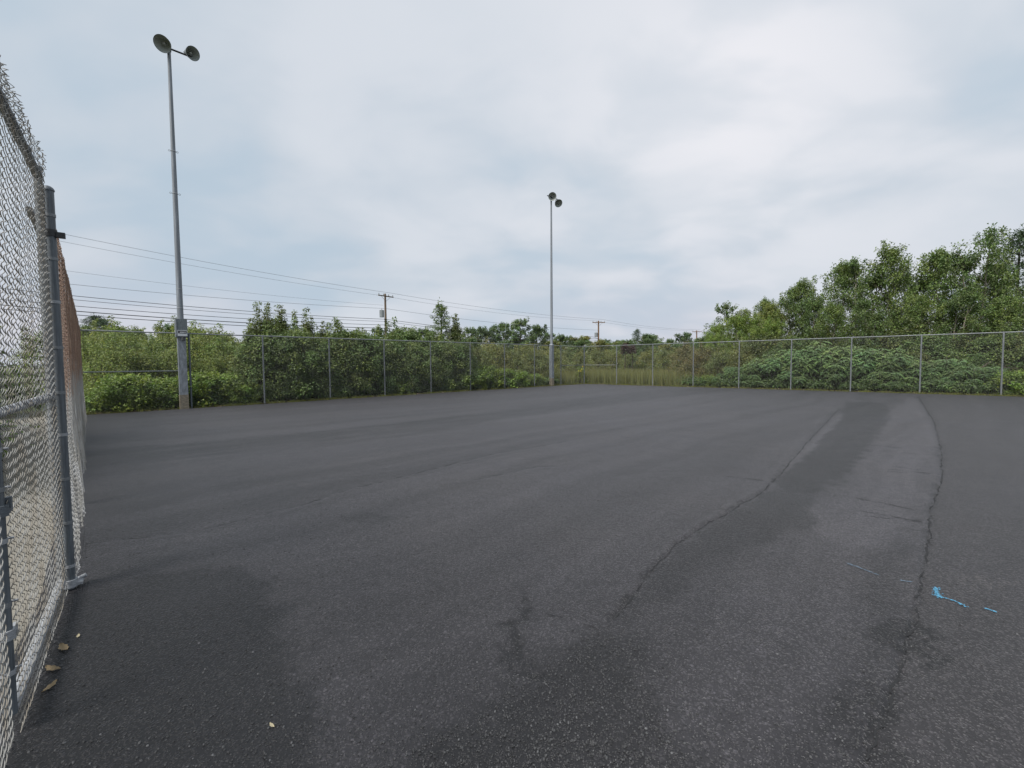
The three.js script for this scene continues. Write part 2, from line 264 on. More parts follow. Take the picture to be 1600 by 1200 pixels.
{
  const b = new Buf(), cols = [];
  const front = 62 * Math.PI / 180, NF = 740, NB = 70;
  for (let k = 0; k <= NF; k++) cols.push(-front + (2 * front * k) / NF);
  for (let k = 1; k <= NB; k++) cols.push(front + ((2 * Math.PI - 2 * front) * k) / NB);
  const reach = (t) => { const dx = Math.sin(t), dz = -Math.cos(t); let best = 1e9; for (let i = 0; i < COURT.length; i++) { const p = COURT[i], q = COURT[(i + 1) % COURT.length], ex = q[0] - p[0], ez = q[1] - p[1], den = dx * ez - dz * ex; if (Math.abs(den) < 1e-9) continue; const s = (p[0] * ez - p[1] * ex) / den, w = (p[0] * dz - p[1] * dx) / den; if (s > 0 && w >= -1e-6 && w <= 1 + 1e-6 && s < best) best = s; } return best; };
  const NR = 400, C0 = [0.05, 0.05, 0.05];
  cols.forEach((t) => {
    const R1 = reach(t), Rm = R1 > 12 ? R1 + 0.28 * fbm2(Math.sin(t) * R1 * 0.9, -Math.cos(t) * R1 * 0.9, 4) : R1, r0 = Math.min(1.0, Rm * 0.6);
    for (let k = 0; k <= NR; k++) {
      const r = k === 0 ? 0.02 : r0 * Math.pow(Rm / r0, (k - 1) / (NR - 1)), x = Math.sin(t) * r, z = -Math.cos(t) * r, f = asphaltAt(x, z);
      const edge = k === NR ? -0.12 : k === NR - 1 ? -0.01 : 0;
      b.v(x, f.h + edge, z, 0, 1, 0, [f.c[0] * f.v, f.c[1] * f.v, f.c[2] * f.v], x, z);
    }
  });
  for (let c = 0; c < cols.length - 1; c++) for (let k = 0; k < NR; k++) { const p = c * (NR + 1) + k, q = p + NR + 1; b.i.push(p, q, p + 1, q, q + 1, p + 1); }
  const g = b.geo(); g.computeVertexNormals();
  const m = mesh('asphalt_court', g, new THREE.MeshPhysicalMaterial({ color: rgb(0.142, 0.134, 0.143), vertexColors: true, sheen: 0.5, sheenRoughness: 0.5, sheenColor: rgb(0.55, 0.54, 0.56), map: asphaltTex, bumpMap: asphaltBump[0], bumpScale: 0.0065, roughness: 0.60, specularIntensity: 1 }));
  tag(m, 'dark grey asphalt court with seams and patched strips', null, null, 'structure');
}
{ // bitumen in the open joints and hairline cracks, ragged ribbons
  const R = rngOf(61), tar = std({ color: rgb(0.012, 0.012, 0.013), roughness: 0.75 });
  const ribbon = (P, w0, gaps, wander) => {
    const b = new Buf(); let last = null, run = 0;
    for (let i = 1; i < P.length; i++) {
      const [dx, dz, l] = dirOf(P[i - 1], P[i]), n = Math.ceil(l / 0.025);
      for (let k = 0; k < n; k++) {
        run += l / n; const o = wander * (n2(run * 1.3, 7) + 0.45 * n2(run * 6, 3) + 0.25 * n2(run * 22, 1)), w = w0 * (0.55 + 0.6 * n2(run * 3.5, 12) + 0.35 * n2(run * 25, 5)), q = along(P[i - 1], [dx, dz], (l * k) / n, o);
        if (w < w0 * gaps) { last = null; continue; }
        const y = asphaltAt(q[0], q[1]).h + 0.004, wl = w * (0.5 + 0.4 * R()), wr = w * (0.5 + 0.4 * R());
        const a = b.v(q[0] - dz * wl, y, q[1] + dx * wl, 0, 1, 0), c = b.v(q[0] + dz * wr, y, q[1] - dx * wr, 0, 1, 0);
        if (last) b.i.push(last[0], a, last[1], last[1], a, c);
        last = [a, c];
      }
    }
    const m = mesh('crack', b.geo(), tar, scene.getObjectByName('asphalt_court')); return m;
  };
  ribbon(FEAT.seamA, 0.011, 0.12, 0.018); ribbon(FEAT.seamB, 0.013, 0.12, 0.022); ribbon(FEAT.crack, 0.009, 0.45, 0.03); ribbon(FEAT.crack2, 0.008, 0.5, 0.03);
  SCRATCH.forEach((q) => ribbon(q, 0.009, 0.3, 0.02));
  ribbon([[4.4, -4.62], [4.0, -4.75], [3.5, -4.9]], 0.007, 0.4, 0.03); ribbon([[6.3, -6.6], [5.7, -6.75], [5.2, -6.9]], 0.008, 0.4, 0.03); ribbon([[0.2, -2.95], [0.4, -2.86], [0.56, -2.74]], 0.005, 0.4, 0.012);
}
{ // loose grit
  const R = rngOf(5), pts = [];
  for (let k = 0; k < 60000 && pts.length < 16000; k++) {
    const t = (R() - 0.5) * 1.9, r = 1.7 + 4.6 * Math.pow(R(), 1.6), x = Math.sin(t) * r, z = -Math.cos(t) * r; if (edgeDist(COURT, x, z) < 0.05) continue;
    let p = 0.16 + 0.5 * Math.max(0, fbm2(x * 1.6, z * 1.6, 3)); if (inPoly(FEAT.coarse, x, z)) p += 0.6; if (inPoly(FEAT.darkL, x, z)) p += 0.3; if (inPoly(FEAT.blotB, x, z) || inPoly(FEAT.blot, x, z)) p += 0.4;
    if (R() < p) pts.push([x, z]);
  }
  const g = new THREE.IcosahedronGeometry(1, 0), m = new THREE.InstancedMesh(g, std({ roughness: 0.85 }), pts.length), o = new THREE.Object3D(), c = new THREE.Color();
  pts.forEach(([x, z], k) => { const s = 0.002 + 0.0048 * Math.pow(R(), 2.5); o.position.set(x, asphaltAt(x, z).h + s * 0.25, z); o.scale.set(s * (0.8 + 0.6 * R()), s * 0.7, s); o.rotation.set(R() * 6, R() * 6, R() * 6); o.updateMatrix(); m.setMatrixAt(k, o.matrix); const t = R() < 0.04 ? 0.12 : 0.03 + 0.05 * R(); m.setColorAt(k, c.setRGB(t, t, t * 1.03)); });
  m.name = 'loose_grit'; m.castShadow = m.receiveShadow = true; scene.add(m); tag(m, 'loose grey grit lying on the asphalt', 'grit', null, 'stuff');
}
// blue spray paint: thin ragged sheets on the asphalt
const paintMat = std({ color: rgb(0.085, 0.29, 0.45), roughness: 0.8 }), paintFaint = std({ color: rgb(0.13, 0.18, 0.235), roughness: 0.9 });
function paint(line, widths, mat, seed, label, density = 1) {
  const R = rngOf(seed), b = new Buf();
  const drop = (x, z, r) => { const y = asphaltAt(x, z).h + 0.005 + R() * 0.0015, k = 7, a0 = R() * 6, ce = b.v(x, y, z, 0, 1, 0); const ring = []; for (let i = 0; i < k; i++) { const a = a0 + (i / k) * 6.2832, q = r * (0.65 + 0.6 * R()); ring.push(b.v(x + Math.cos(a) * q, y, z + Math.sin(a) * q, 0, 1, 0)); } for (let i = 0; i < k; i++) b.i.push(ce, ring[(i + 1) % k], ring[i]); };
  for (let i = 1; i < line.length; i++) { const a = line[i - 1], c = line[i], l = Math.hypot(c[0] - a[0], c[1] - a[1]), n = Math.ceil(l * 900 * density); for (let k = 0; k < n; k++) { const t = R(), w = mix(widths[i - 1], widths[i], t), g = () => (R() + R() + R() - 1.5) * 0.9; drop(a[0] + (c[0] - a[0]) * t + g() * w, a[1] + (c[1] - a[1]) * t + g() * w, 0.0015 + 0.0045 * R()); } }
  return tag(mesh('paint_mark', b.geo(), mat), label, 'paint mark', 'blue utility paint marks on the asphalt');
}
paint([[3.19, -3.25], [3.075, -3.13], [3.085, -3.11]], [0.020, 0.022, 0.012], paintMat, 3, 'bright blue blob at the thick end of the spray paint mark', 0.75);
paint([[3.085, -3.13], [3.139, -3.066], [3.145, -2.997], [3.142, -2.98]], [0.010, 0.008, 0.012, 0.018], paintMat, 4, 'bright blue sprayed stroke ending in a round dab', 0.5);
paint([[3.25, -2.97], [3.28, -2.925]], [0.008, 0.008], paintMat, 6, 'small separate blue sprayed dash', 0.8);
paint([[2.815, -3.66], [2.858, -3.588], [2.914, -3.444]], [0.018, 0.008, 0.006], paintFaint, 7, 'long faint pale blue sprayed line across the seam lane', 0.5);
paint([[3.014, -3.36], [3.076, -3.319]], [0.007, 0.007], paintFaint, 8, 'short faint pale blue sprayed line by the seam', 0.6);
{ // dead leaves, dirt
  const leafMat = std({ color: rgb(0.24, 0.18, 0.105), roughness: 0.9, side: THREE.DoubleSide }), pale = std({ color: rgb(0.38, 0.33, 0.22), roughness: 0.9, side: THREE.DoubleSide });
  const spots = [[-1.154, -2.022, 0.022, 0.6, pale, 'small pale yellow dead leaf lying alone on the dark asphalt'], [-2.745, -2.615, 0.06, 0.5, leafMat, 'brown curled dead leaf beside the gate bottom rail'], [-2.777, -2.735, 0.026, 0.9, pale, 'small pale dead leaf tip beside the brown leaf'], [-2.62, -2.43, 0.055, 0.2, leafMat, 'broad tan dead leaf caught under the gate mesh'], [-2.49, -2.285, 0.05, 1.4, leafMat, 'small tan dead leaf under the gate near its free end']];
  for (const [x, z, s, a, m, label] of spots) {
    const b = new Buf(), n = 9, y0 = asphaltAt(x, z).h + 0.006;
    for (let k = 0; k <= n; k++) { const t = k / n, w = Math.sin(Math.PI * Math.pow(t, 0.8)) * s * 0.32 * (1 + 0.25 * Math.sin(k * 2.4)), l = (t - 0.5) * 2 * s, y = y0 + s * 0.18 * Math.pow(t - 0.5, 2) * 4; for (const [q, up] of [[-1, s * 0.14], [0, 0], [1, s * 0.1]]) b.v(x + Math.cos(a) * l - Math.sin(a) * w * q, y + up * Math.abs(q), z + Math.sin(a) * l + Math.cos(a) * w * q, 0, 1, 0); }
    for (let k = 0; k < n; k++) for (let q = 0; q < 2; q++) { const p = k * 3 + q; b.i.push(p, p + 1, p + 3, p + 3, p + 1, p + 4); }
    const g = b.geo(); g.computeVertexNormals(); tag(mesh('dead_leaf', g, m), label, 'leaf', 'dead leaves on the asphalt');
  }
}

// ---------------------------------------------------------------- chain link
// wires are flattened spirals that run up the fabric and hook into their neighbours
function chainLink(L, y0, y1, { pitch = 0.050, r = 0.0019, sides = 3, sub = 1, rag = 0.03, seed = 1, warp, colour } = {}) {
  const b = new Buf(), R = rngOf(seed), n = Math.max(1, Math.round(L / pitch)), p = L / n, half = pitch / 2, sag = V();
  for (let k = 0; k < n; k++) {
    const xc = (k + 0.5) * p, top = y1 + (R() - 0.5) * rag, bot = y0 + (R() - 0.5) * rag, m = Math.round((top - bot) / half) * sub, pts = [];
    for (let i = 0; i <= m; i++) {
      const ph = i / sub, f = ph - Math.floor(ph), up = Math.floor(ph) % 2 === 0, tri = up ? f : 1 - f;
      const ease = sub > 1 ? tri * 0.75 + 0.25 * (0.5 - 0.5 * Math.cos(Math.PI * tri)) : tri;
      const x = xc + (ease - 0.5) * (p + r * 2.4), z = (up ? 1 : -1) * Math.sin(Math.PI * f) * r * 1.3 + (sub === 1 ? (i % 2 ? r : -r) * 0.6 : 0), y = bot + (top - bot) * (i / m);
      const q = V(x, y, z); if (warp) warp(q); pts.push(q);
    }
    tube(b, pts, r, sides, colour, false);
  }
  return b.geo();
}
const FENCE_H = 2.98;
const postGeo = (h, r) => { const g = new THREE.CylinderGeometry(r, r, h, 12); g.translate(0, h / 2, 0); return g; };
const capGeo = (r) => new THREE.SphereGeometry(r, 12, 6, 0, 6.2832, 0, Math.PI / 2);
const farPanel = chainLink(2.86, 0.03, FENCE_H + 0.02, { r: 0.0021, seed: 3 });
const linePost = postGeo(FENCE_H - 0.06, 0.034), endPost = postGeo(FENCE_H + 0.08, 0.042), lineCap = capGeo(0.04), endCap = capGeo(0.048);
function fence(start, d, spans, step, label, braces, opts = {}) {
  const t = thing('chain_link_fence', label, 'fence', start[0], 0, start[1], Math.atan2(-d[1], d[0]), 'chain link fences around the court');
  for (let k = opts.first ?? 0; k <= spans; k++) {
    const corner = k === 0 || k === spans, p = mesh('post', corner ? endPost : linePost, M.zinc, t); p.position.x = k * step;
    const c = mesh('post_cap', corner ? endCap : lineCap, M.zinc, p); c.position.y = corner ? FENCE_H + 0.08 : FENCE_H - 0.06;
  }
  for (let k = 0; k < spans; k++) {
    const rail = mesh('top_rail', tubeGeo([V(k * step, FENCE_H, 0), V(k * step + step * 0.5, FENCE_H - 0.006, 0), V((k + 1) * step, FENCE_H, 0)], 0.024, 8), M.zinc, t);
    const w = mesh('chain_link_mesh', farPanel, M.wire, t); w.scale.x = step / 2.86; w.position.set(k * step, 0, opts.side ?? 0.04);
  }
  for (const k of braces) mesh('brace_rail', tubeGeo([V(k * step, 1.5, 0), V((k + 1) * step, 1.5, 0)], 0.022, 8), M.zinc, t);
  return t;
}
fence(CORNER_NEAR, dBack, 10, dBack[2] / 10, 'tall galvanized chain link fence behind both floodlight poles', [0, 9]);
fence(CORNER_FAR, dRight, 13, dRight[2] / 8, 'tall chain link fence in front of the sumac thicket', [0], { first: 1 });

// side fence: rusty old fabric with a ragged foot that bulges on to the court
{
  const L = dSide[2], spans = 6, step = L / spans, t = thing('chain_link_fence', 'rust-brown chain link fence with ragged bulging foot running on from the gate post', 'fence', GATE_PIVOT[0], 0, GATE_PIVOT[1], Math.atan2(-dSide[1], dSide[0]), 'chain link fences around the court');
  for (let k = 1; k < spans; k++) { const p = mesh('post', linePost, M.zinc, t); p.position.set(k * step, 0, -0.06); const c = mesh('post_cap', lineCap, M.zinc, p); c.position.y = FENCE_H - 0.06; }
  const zinc = [0.30, 0.29, 0.27], pale = [0.39, 0.39, 0.39], rust = [0.185, 0.105, 0.07], rust2 = [0.27, 0.185, 0.135];
  for (let k = 0; k < spans; k++) {
    const x0 = k * step, R = rngOf(100 + k);
    mesh('top_rail', tubeGeo([V(x0, FENCE_H - (k ? 0 : 0.12), -0.06), V(x0 + step, FENCE_H, -0.06)], 0.022, 8), M.zinc, t);
    const g = chainLink(step, -0.01, FENCE_H + (k ? 0.04 : 0.02), {
      r: 0.0023, sides: 4, sub: k === 0 ? 2 : 1, rag: 0.07, seed: 40 + k,
      warp: (q) => { const X = q.x + x0, low = sstep(1.3, 0.0, q.y); q.z += 0.035 + low * (0.035 + 0.06 * fbm2(X * 0.8, 3, 3)) + 0.015 * fbm2(X * 0.7 + 5, q.y * 0.8, 3) + 0.02 * sstep(0.15, 0, q.y) * n2(X * 18, 1); if (q.y < 0.08) q.y += 0.03 * n2(X * 11, 4); },
      colour: (q) => { const X = q.x + x0, n = fbm2(X * 1.3, q.y * 2.2, 4), m = n2(X * 30, q.y * 30); const k2 = sstep(1.25, 1.75, q.y + 0.6 * n + 0.12 * m); return mix3(mix3(zinc, pale, sstep(-0.2, 0.4, n + 0.3 * m)), mix3(rust, rust2, sstep(-0.4, 0.4, m + n)), k2); },
    });
    const w = mesh('chain_link_mesh', g, M.wireColoured, t); w.position.x = x0; w.userData.label = 'rust-stained chain link fabric';
  }
}

// the gate leaf beside the camera and its post
function bandRing(r, h, y) { const g = new THREE.CylinderGeometry(r, r, h, 20, 1); g.translate(0, y, 0); return g; }
{
  const hinge = thing('gate_post', 'blue-grey steel gate post with tension bands at the end of the rusty fence', 'post', GATE_HINGE[0] - 0.01, 0, GATE_HINGE[1], Math.atan2(-dGate[1], dGate[0]));
  mesh('shaft', postGeo(3.02, 0.032), M.zincDark, hinge);
  mesh('post_cap', (() => { const g = capGeo(0.037); g.translate(0, 3.02, 0); return g; })(), M.zincDark, hinge);
  [0.18, 0.52, 0.86, 1.2, 1.52, 1.86, 2.2, 2.52, 2.84].forEach((y, k) => {
    const band = mesh('tension_band', bandRing(0.0355, 0.022, y), k % 3 ? M.zinc : M.zincPale, hinge);
    if (k % 2 === 0) { const bolt = mesh('bolt', new THREE.CylinderGeometry(0.006, 0.006, 0.05, 6), M.zincPale, band); bolt.position.set(0.012, y, -0.045); bolt.rotation.x = Math.PI / 2; }
  });
  mesh('foot_clamp', (() => { const g = mergeGeometries([new THREE.CylinderGeometry(0.046, 0.05, 0.055, 16).translate(0, 0.045, 0), new THREE.BoxGeometry(0.10, 0.02, 0.045).translate(0.02, 0.035, 0.05), new THREE.CylinderGeometry(0.016, 0.016, 0.07, 8).rotateX(1.2).translate(0.055, 0.05, 0.055)]); return g; })(), M.zincPale, hinge);
  const br = mesh('upper_bracket', mergeGeometries([new THREE.CylinderGeometry(0.038, 0.038, 0.05, 16).translate(0, 2.71, 0), new THREE.BoxGeometry(0.035, 0.04, 0.05).translate(-0.01, 2.70, 0.055)]), M.darkMetal, hinge); br.userData.label = 'dark bolted bracket';

  // leaf: frame, three rails, fabric on the court side
  const L = dGate[2], turn = Math.atan2(-dGate[1], dGate[0]), gate = thing('chain_link_gate', 'chain link gate leaf with pale bottom rail standing beside the rusty fence', 'gate', GATE_END[0], 0, GATE_END[1], turn);
  const stile = (x, name, m = M.zincDark) => { const s = mesh(name, postGeo(3.06, 0.0235), m, gate); s.position.set(x, 0.1, 0); return s; };
  const free = stile(0, 'stile'); stile(L - 0.075, 'stile', M.zinc);
  mesh('top_rail', tubeGeo([V(0, 3.17, 0), V(L - 0.075, 3.09, 0)], 0.026, 12), M.zincDark, gate);
  mesh('middle_rail', tubeGeo([V(0, 1.50, 0), V(L - 0.075, 1.50, 0)], 0.024, 12), M.zincPale, gate);
  mesh('bottom_rail', tubeGeo([V(0, 0.12, 0), V(L - 0.075, 0.10, 0)], 0.027, 12), M.zincPale, gate);
  [0.3, 0.62, 0.92, 1.16, 1.34].forEach((y, k) => {
    const band = mesh('tension_band', bandRing(0.0265, 0.022, y), k % 2 ? M.zinc : M.zincPale, gate);
    mesh('bolt', new THREE.CylinderGeometry(0.006, 0.006, 0.055, 6).rotateX(Math.PI / 2).translate(0.034, y, 0.012), M.zincPale, band);
  });
  mesh('latch', mergeGeometries([new THREE.CylinderGeometry(0.035, 0.035, 0.05, 14).translate(0, 1.06, 0), new THREE.BoxGeometry(0.075, 0.028, 0.012).translate(0.045, 1.055, 0.028), new THREE.BoxGeometry(0.03, 0.05, 0.02).translate(0.03, 1.09, 0.03)]), M.zincDark, gate);
  const hg = mesh('hinge', mergeGeometries([new THREE.CylinderGeometry(0.033, 0.033, 0.045, 14).translate(0, 0.48, 0), new THREE.BoxGeometry(0.07, 0.05, 0.014).translate(0.045, 0.475, 0.02)]), M.zincPale, gate); hg.userData.label = 'hinge strap with a rusty edge';
  const zinc = [0.29, 0.285, 0.27], tan = [0.225, 0.20, 0.165];
  mesh('chain_link_mesh', (() => {
    const g = chainLink(L - 0.03, -0.015, 3.25, {
      r: 0.0021, sides: 5, sub: 3, rag: 0.03, seed: 9,
      warp: (q) => { q.y += 0.09 * (1 - q.x / L) * sstep(1.5, 3.2, q.y); q.z += 0.034 + 0.005 * fbm2(q.x * 1.5, q.y * 1.2, 2) + 0.02 * sstep(3.05, 3.2, q.y) * n2(q.x * 20, 2) - 0.008; q.x += 0.012 * sstep(3.08, 3.2, q.y) * n2(q.x * 37, 7);  },
      colour: (q) => mix3(zinc, tan, sstep(-0.25, 0.35, fbm2(q.x * 2.4, q.y * 1.8, 4) + 0.2 * n2(q.x * 40, q.y * 40))),
    }); return g;
  })(), M.wireColoured, gate);

  // the next stretch of fabric this side of the gate
  const d2 = dirOf(GATE_END, [-1.12, -0.62]), near = thing('chain_link_fence', 'short stretch of grey chain link beside the free end of the gate', 'fence', GATE_END[0], 0, GATE_END[1], Math.atan2(-d2[1], d2[0]), 'chain link fences around the court');
  const p2 = mesh('post', postGeo(3.0, 0.036), M.zinc, near); p2.position.set(d2[2], 0, 0);
  mesh('post_cap', capGeo(0.041).translate(0, 3.0, 0), M.zinc, p2);
  mesh('top_rail', tubeGeo([V(0.07, 3.04, 0), V(d2[2], 3.04, 0)], 0.024, 10), M.zinc, near);
  mesh('chain_link_mesh', chainLink(d2[2] - 0.10, 0.0, 3.12, { r: 0.0021, sides: 5, sub: 3, rag: 0.05, seed: 15, warp: (q) => { q.x += 0.05; q.z += 0.008 * fbm2(q.x * 1.5, q.y, 2) - 0.012; }, colour: (q) => mix3(zinc, tan, sstep(-0.2, 0.4, fbm2(q.x * 3 + 9, q.y * 2, 3))) }), M.wireColoured, near);
}

// ---------------------------------------------------------------- floodlight poles
function lathe(profile, seg = 28) { return new THREE.LatheGeometry(profile.map(([x, y]) => new THREE.Vector2(x, y)), seg); }
function floodlightHead(parent, x, y, z, aim, r) {       // a bowl that opens along -y before it is turned
  const head = new THREE.Group(); head.name = 'floodlight'; head.position.set(x, y, z); parent.add(head);
  head.quaternion.setFromUnitVectors(V(0, -1, 0), V(...aim).normalize());
  mesh('bowl', lathe([[0.02, 0.30], [0.09, 0.29], [0.12, 0.2], [r * 0.55, 0.12], [r * 0.86, -0.02], [r, -0.16], [r + 0.012, -0.165]].map(([a, b]) => [a, b])), M.boxPaint, head);
  mesh('reflector', lathe([[0.01, 0.18], [0.10, 0.17], [r * 0.53, 0.1], [r * 0.83, -0.03], [r * 0.985, -0.155]]), M.reflector, head);
  mesh('bulb', lathe([[0.001, -0.07], [0.035, -0.05], [0.05, 0.0], [0.04, 0.08], [0.025, 0.17]], 14), M.bulb, head);
  mesh('neck', tubeGeo([V(0, 0.28, 0), V(0, 0.44, 0)], 0.045, 10), M.zinc, head);
  return head;
}
function floodlightPole(label, at, h, full, aims) {
  const t = thing('floodlight_pole', label, 'light pole', at[0], 0, at[1], Math.atan2(-dBack[1], dBack[0]), 'floodlight poles along the back fence');
  const w = full ? 0.14 : 0.13;
  mesh('footing', (() => { const g = new THREE.CylinderGeometry(w * 1.42, w * 1.44, 0.56, 4); g.rotateY(Math.PI / 4); g.translate(0, 0.28, 0); return g.toNonIndexed(); })(), M.concrete, t).geometry.computeVertexNormals();
  mesh('lower_shaft', (() => { const g = new THREE.CylinderGeometry(w * 1.30, w * 1.36, 2.45, 4).toNonIndexed(); g.rotateY(Math.PI / 4); g.translate(0, 0.56 + 1.225, 0); g.computeVertexNormals(); return g; })(), M.greyPaint, t);
  mesh('shaft', (() => { const g = new THREE.CylinderGeometry(full ? 0.056 : 0.056, full ? 0.108 : 0.102, h - 3.0, 18); g.translate(0, 3.012 + (h - 3.0) / 2, 0); return g; })(), M.greyPaint, t);
  if (full) {
    const box = mesh('control_box', boxGeo(0.37, 0.70, 0.30, -0.0, 3.17, 0.03), M.boxPaint, t);
    mesh('hinge', boxGeo(0.02, 0.6, 0.03, -0.17, 3.19, 0.185), M.zincPale, box);
    const sg = mesh('sign', boxGeo(0.31, 0.22, 0.012, 0.02, 2.97, 0.188), std({ color: rgb(0.62, 0.63, 0.64), roughness: 0.5 }), t);
    mesh('black_panel', boxGeo(0.27, 0.10, 0.006, 0.02, 3.01, 0.198), std({ color: rgb(0.012, 0.012, 0.014), roughness: 0.5 }), sg);
    mesh('white_lettering', mergeGeometries([boxGeo(0.13, 0.03, 0.003, 0.0, 3.005, 0.2035), boxGeo(0.06, 0.022, 0.003, 0.10, 3.01, 0.2035)]), std({ color: rgb(0.7, 0.7, 0.72) }), sg);
    mesh('padlock', new THREE.CylinderGeometry(0.05, 0.07, 0.14, 10).translate(0.03, 2.76, 0.22), M.darkMetal, t);
    mesh('conduit', tubeGeo([V(0.24, 0, 0.0), V(0.24, 2.95, 0.0)], 0.035, 10), M.zincDark, t);
    for (const [y, r] of [[8.35, 0.14], [9.95, 0.125], [4.7, 0.12], [3.95, 0.125]]) { const st = mesh('clamp', (() => { const g = new THREE.TorusGeometry(0.10 - 0.0035 * (y - 4), 0.012, 6, 16).rotateX(Math.PI / 2).translate(0, y, 0); return y > 6 ? mergeGeometries([g, new THREE.TorusGeometry(0.03, 0.007, 5, 10).translate(r, y, 0), new THREE.TorusGeometry(0.03, 0.007, 5, 10).translate(-r, y, 0)]) : g; })(), M.zincPale, t); }
  } else mesh('collar', new THREE.CylinderGeometry(0.15, 0.19, 0.09, 4).rotateY(Math.PI / 4).translate(0, 3.04, 0), M.greyPaint, t);
  mesh('cross_arm', tubeGeo([V(-0.42, h + 0.03, 0), V(0.78, h + 0.03, 0)], 0.034, 10), M.darkMetal, t);
  mesh('pole_top', new THREE.CylinderGeometry(0.075, 0.075, 0.16, 14).translate(0, h, 0), M.zincDark, t);
  aims.forEach(([x, y, z, aim, r]) => floodlightHead(t, x, h + y, z, aim, r));
  return t;
}
// aims are given in the pole's own axes: x along the fence, z towards the court
floodlightPole('grey floodlight pole with a control box and a small black sign', [-12.98, -17.42], 13.75, true, [[-0.16, 0.02, 0.22, [-0.45, -0.62, 0.72], 0.275], [0.66, 0.08, 0.16, [0.30, -0.36, 0.84], 0.235]]);
floodlightPole('slim grey floodlight pole near the far corner of the court', [2.95, -32.75], 13.72, false, [[-0.10, 0.0, 0.2, [-0.70, -0.40, 0.65], 0.28], [0.62, -0.24, 0.1, [-0.30, -0.62, 0.72], 0.28]]);

// ---------------------------------------------------------------- power line along the road
const P0 = [-50.98, -35.1], P1 = [-17.11, -60.37], P2 = [16.77, -85.64], P3 = [48.23, -115.57];
const roadTurn = Math.atan2(P2[1] - P1[1] , P2[0] - P1[0]);
function utilityPole(label, [x, z], h, armTurn, wood, extras) {
  const t = thing('utility_pole', label, 'utility pole', x, -0.4, z, 0, 'utility poles along the road');
  mesh('pole', tube(new Buf(), [V(0, 0, 0), V(0, h * 0.5, 0), V(0, h + 0.4, 0)], [0.19, 0.165, 0.13], 12, null, true, 0.3).geo(), wood, t);
  const arm = new THREE.Group(); arm.name = 'cross_arm'; arm.position.y = h + 0.05; arm.rotation.y = armTurn; t.add(arm);
  mesh('beam', boxGeo(2.5, 0.13, 0.11, 0, 0, 0.16), wood, arm);
  for (const s of [-1.15, -0.4, 0.45, 1.15]) mesh('insulator', new THREE.CylinderGeometry(0.045, 0.07, 0.24, 8).translate(s, 0.18, 0.16), M.transformer, arm);
  for (const s of [-1, 1]) mesh('brace', tubeGeo([V(s * 0.75, -0.06, 0.16), V(0, -0.7, 0.16)], 0.018, 5), M.bareWire, arm);
  if (extras.transformer) { const d = mesh('transformer', new THREE.CylinderGeometry(0.30, 0.30, extras.transformer, 16).translate(-0.48, h - 2.3, 0.1), M.transformer, t); mesh('bushing', new THREE.CylinderGeometry(0.04, 0.06, 0.25, 8).translate(-0.48, h - 2.3 + extras.transformer / 2 + 0.12, 0.1), M.bulb, d); }
  if (extras.lamp) { const a = mesh('lamp_arm', tubeGeo([V(0, h - 3.1, 0), V(-0.9, h - 2.75, 0.3), V(-2.2, h - 2.6, 0.7)], 0.035, 8), M.zinc, t); mesh('lamp_head', new THREE.SphereGeometry(0.3, 14, 8).scale(1.2, 0.4, 0.55).translate(-2.5, h - 2.62, 0.8), M.zinc, a); }
  for (const y of extras.racks ?? []) mesh('cable_bracket', boxGeo(0.3, 0.1, 0.4, 0, y + 0.4, 0), M.darkMetal, t);
  return t;
}
utilityPole('weathered wooden utility pole with a grey transformer under a short cross arm', P1, 11.2, 0.95, M.wood, { transformer: 0.95, racks: [7.74, 7.44, 6.97, 6.53, 6.19] });
utilityPole('reddish wooden utility pole with a street light arm', P2, 9.7, 0.12, M.wood2, { transformer: 0.8, lamp: true });
utilityPole('distant wooden utility pole showing only its cross arm above the trees', P3, 9.8, 0.1, M.wood2, {});
utilityPole('wooden utility pole standing out beyond the rusty fence', P0, 14.4, 0.95, M.wood, {});
function powerLine(label, pts, r, mat, off = 0) {
  const out = [];
  for (let i = 1; i < pts.length; i++) { const [ax, ay, az] = pts[i - 1], [bx, by, bz, sag = 0.5] = pts[i]; for (let k = i === 1 ? 0 : 1; k <= 22; k++) { const t = k / 22; out.push(V(mix(ax, bx, t), mix(ay, by, t) - 4 * sag * t * (1 - t), mix(az, bz, t))); } }
  return tag(mesh('power_line', tube(new Buf(), out, r, 5).geo(), mat), label, 'power line', 'overhead lines along the road');
}
const W = (P, y, dx = 0, dz = 0, sag) => [P[0] + dx, y, P[1] + dz, sag];
powerLine('topmost thin wire strung over every utility pole', [W(P0, 15.5, 0.3), W(P1, 11.28, 0.6, 0.3, 0.5), W(P2, 9.95, 0.8, 0, 0.5), W(P3, 10.0, 0.8, 0, 0.5)], 0.017, M.bareWire);
powerLine('second thin wire strung just below the topmost one', [W(P0, 14.85, -0.3), W(P1, 11.02, -0.7, -0.3, 0.5), W(P2, 9.75, -0.9, 0, 0.6), W(P3, 9.8, -0.9, 0, 0.5)], 0.014, M.bareWire);
powerLine('faint thin wire ending at the transformer', [W(P0, 11.6), W(P1, 9.65, -0.3, 0, 0.5)], 0.012, M.bareWire);
powerLine('dark wire running below the transformer', [W(P0, 10.08), W(P1, 9.21, 0, 0, 0.5), W(P2, 7.9, 0, 0, 0.5)], 0.019, M.bareWire);
[[9.16, 7.74, 0.028], [8.77, 7.44, 0.022], [8.14, 6.97, 0.028], [7.64, 6.53, 0.042], [7.28, 6.19, 0.034]].forEach(([a, c, r], k) => powerLine(`${['uppermost', 'second', 'third', 'fourth', 'lowest'][k]} of the five black cables on the transformer pole`, [W(P0, a), W(P1, c, 0, 0.2, 0.5), W(P2, c - 1.5, 0, 0.2, 0.5)], r, M.cable));

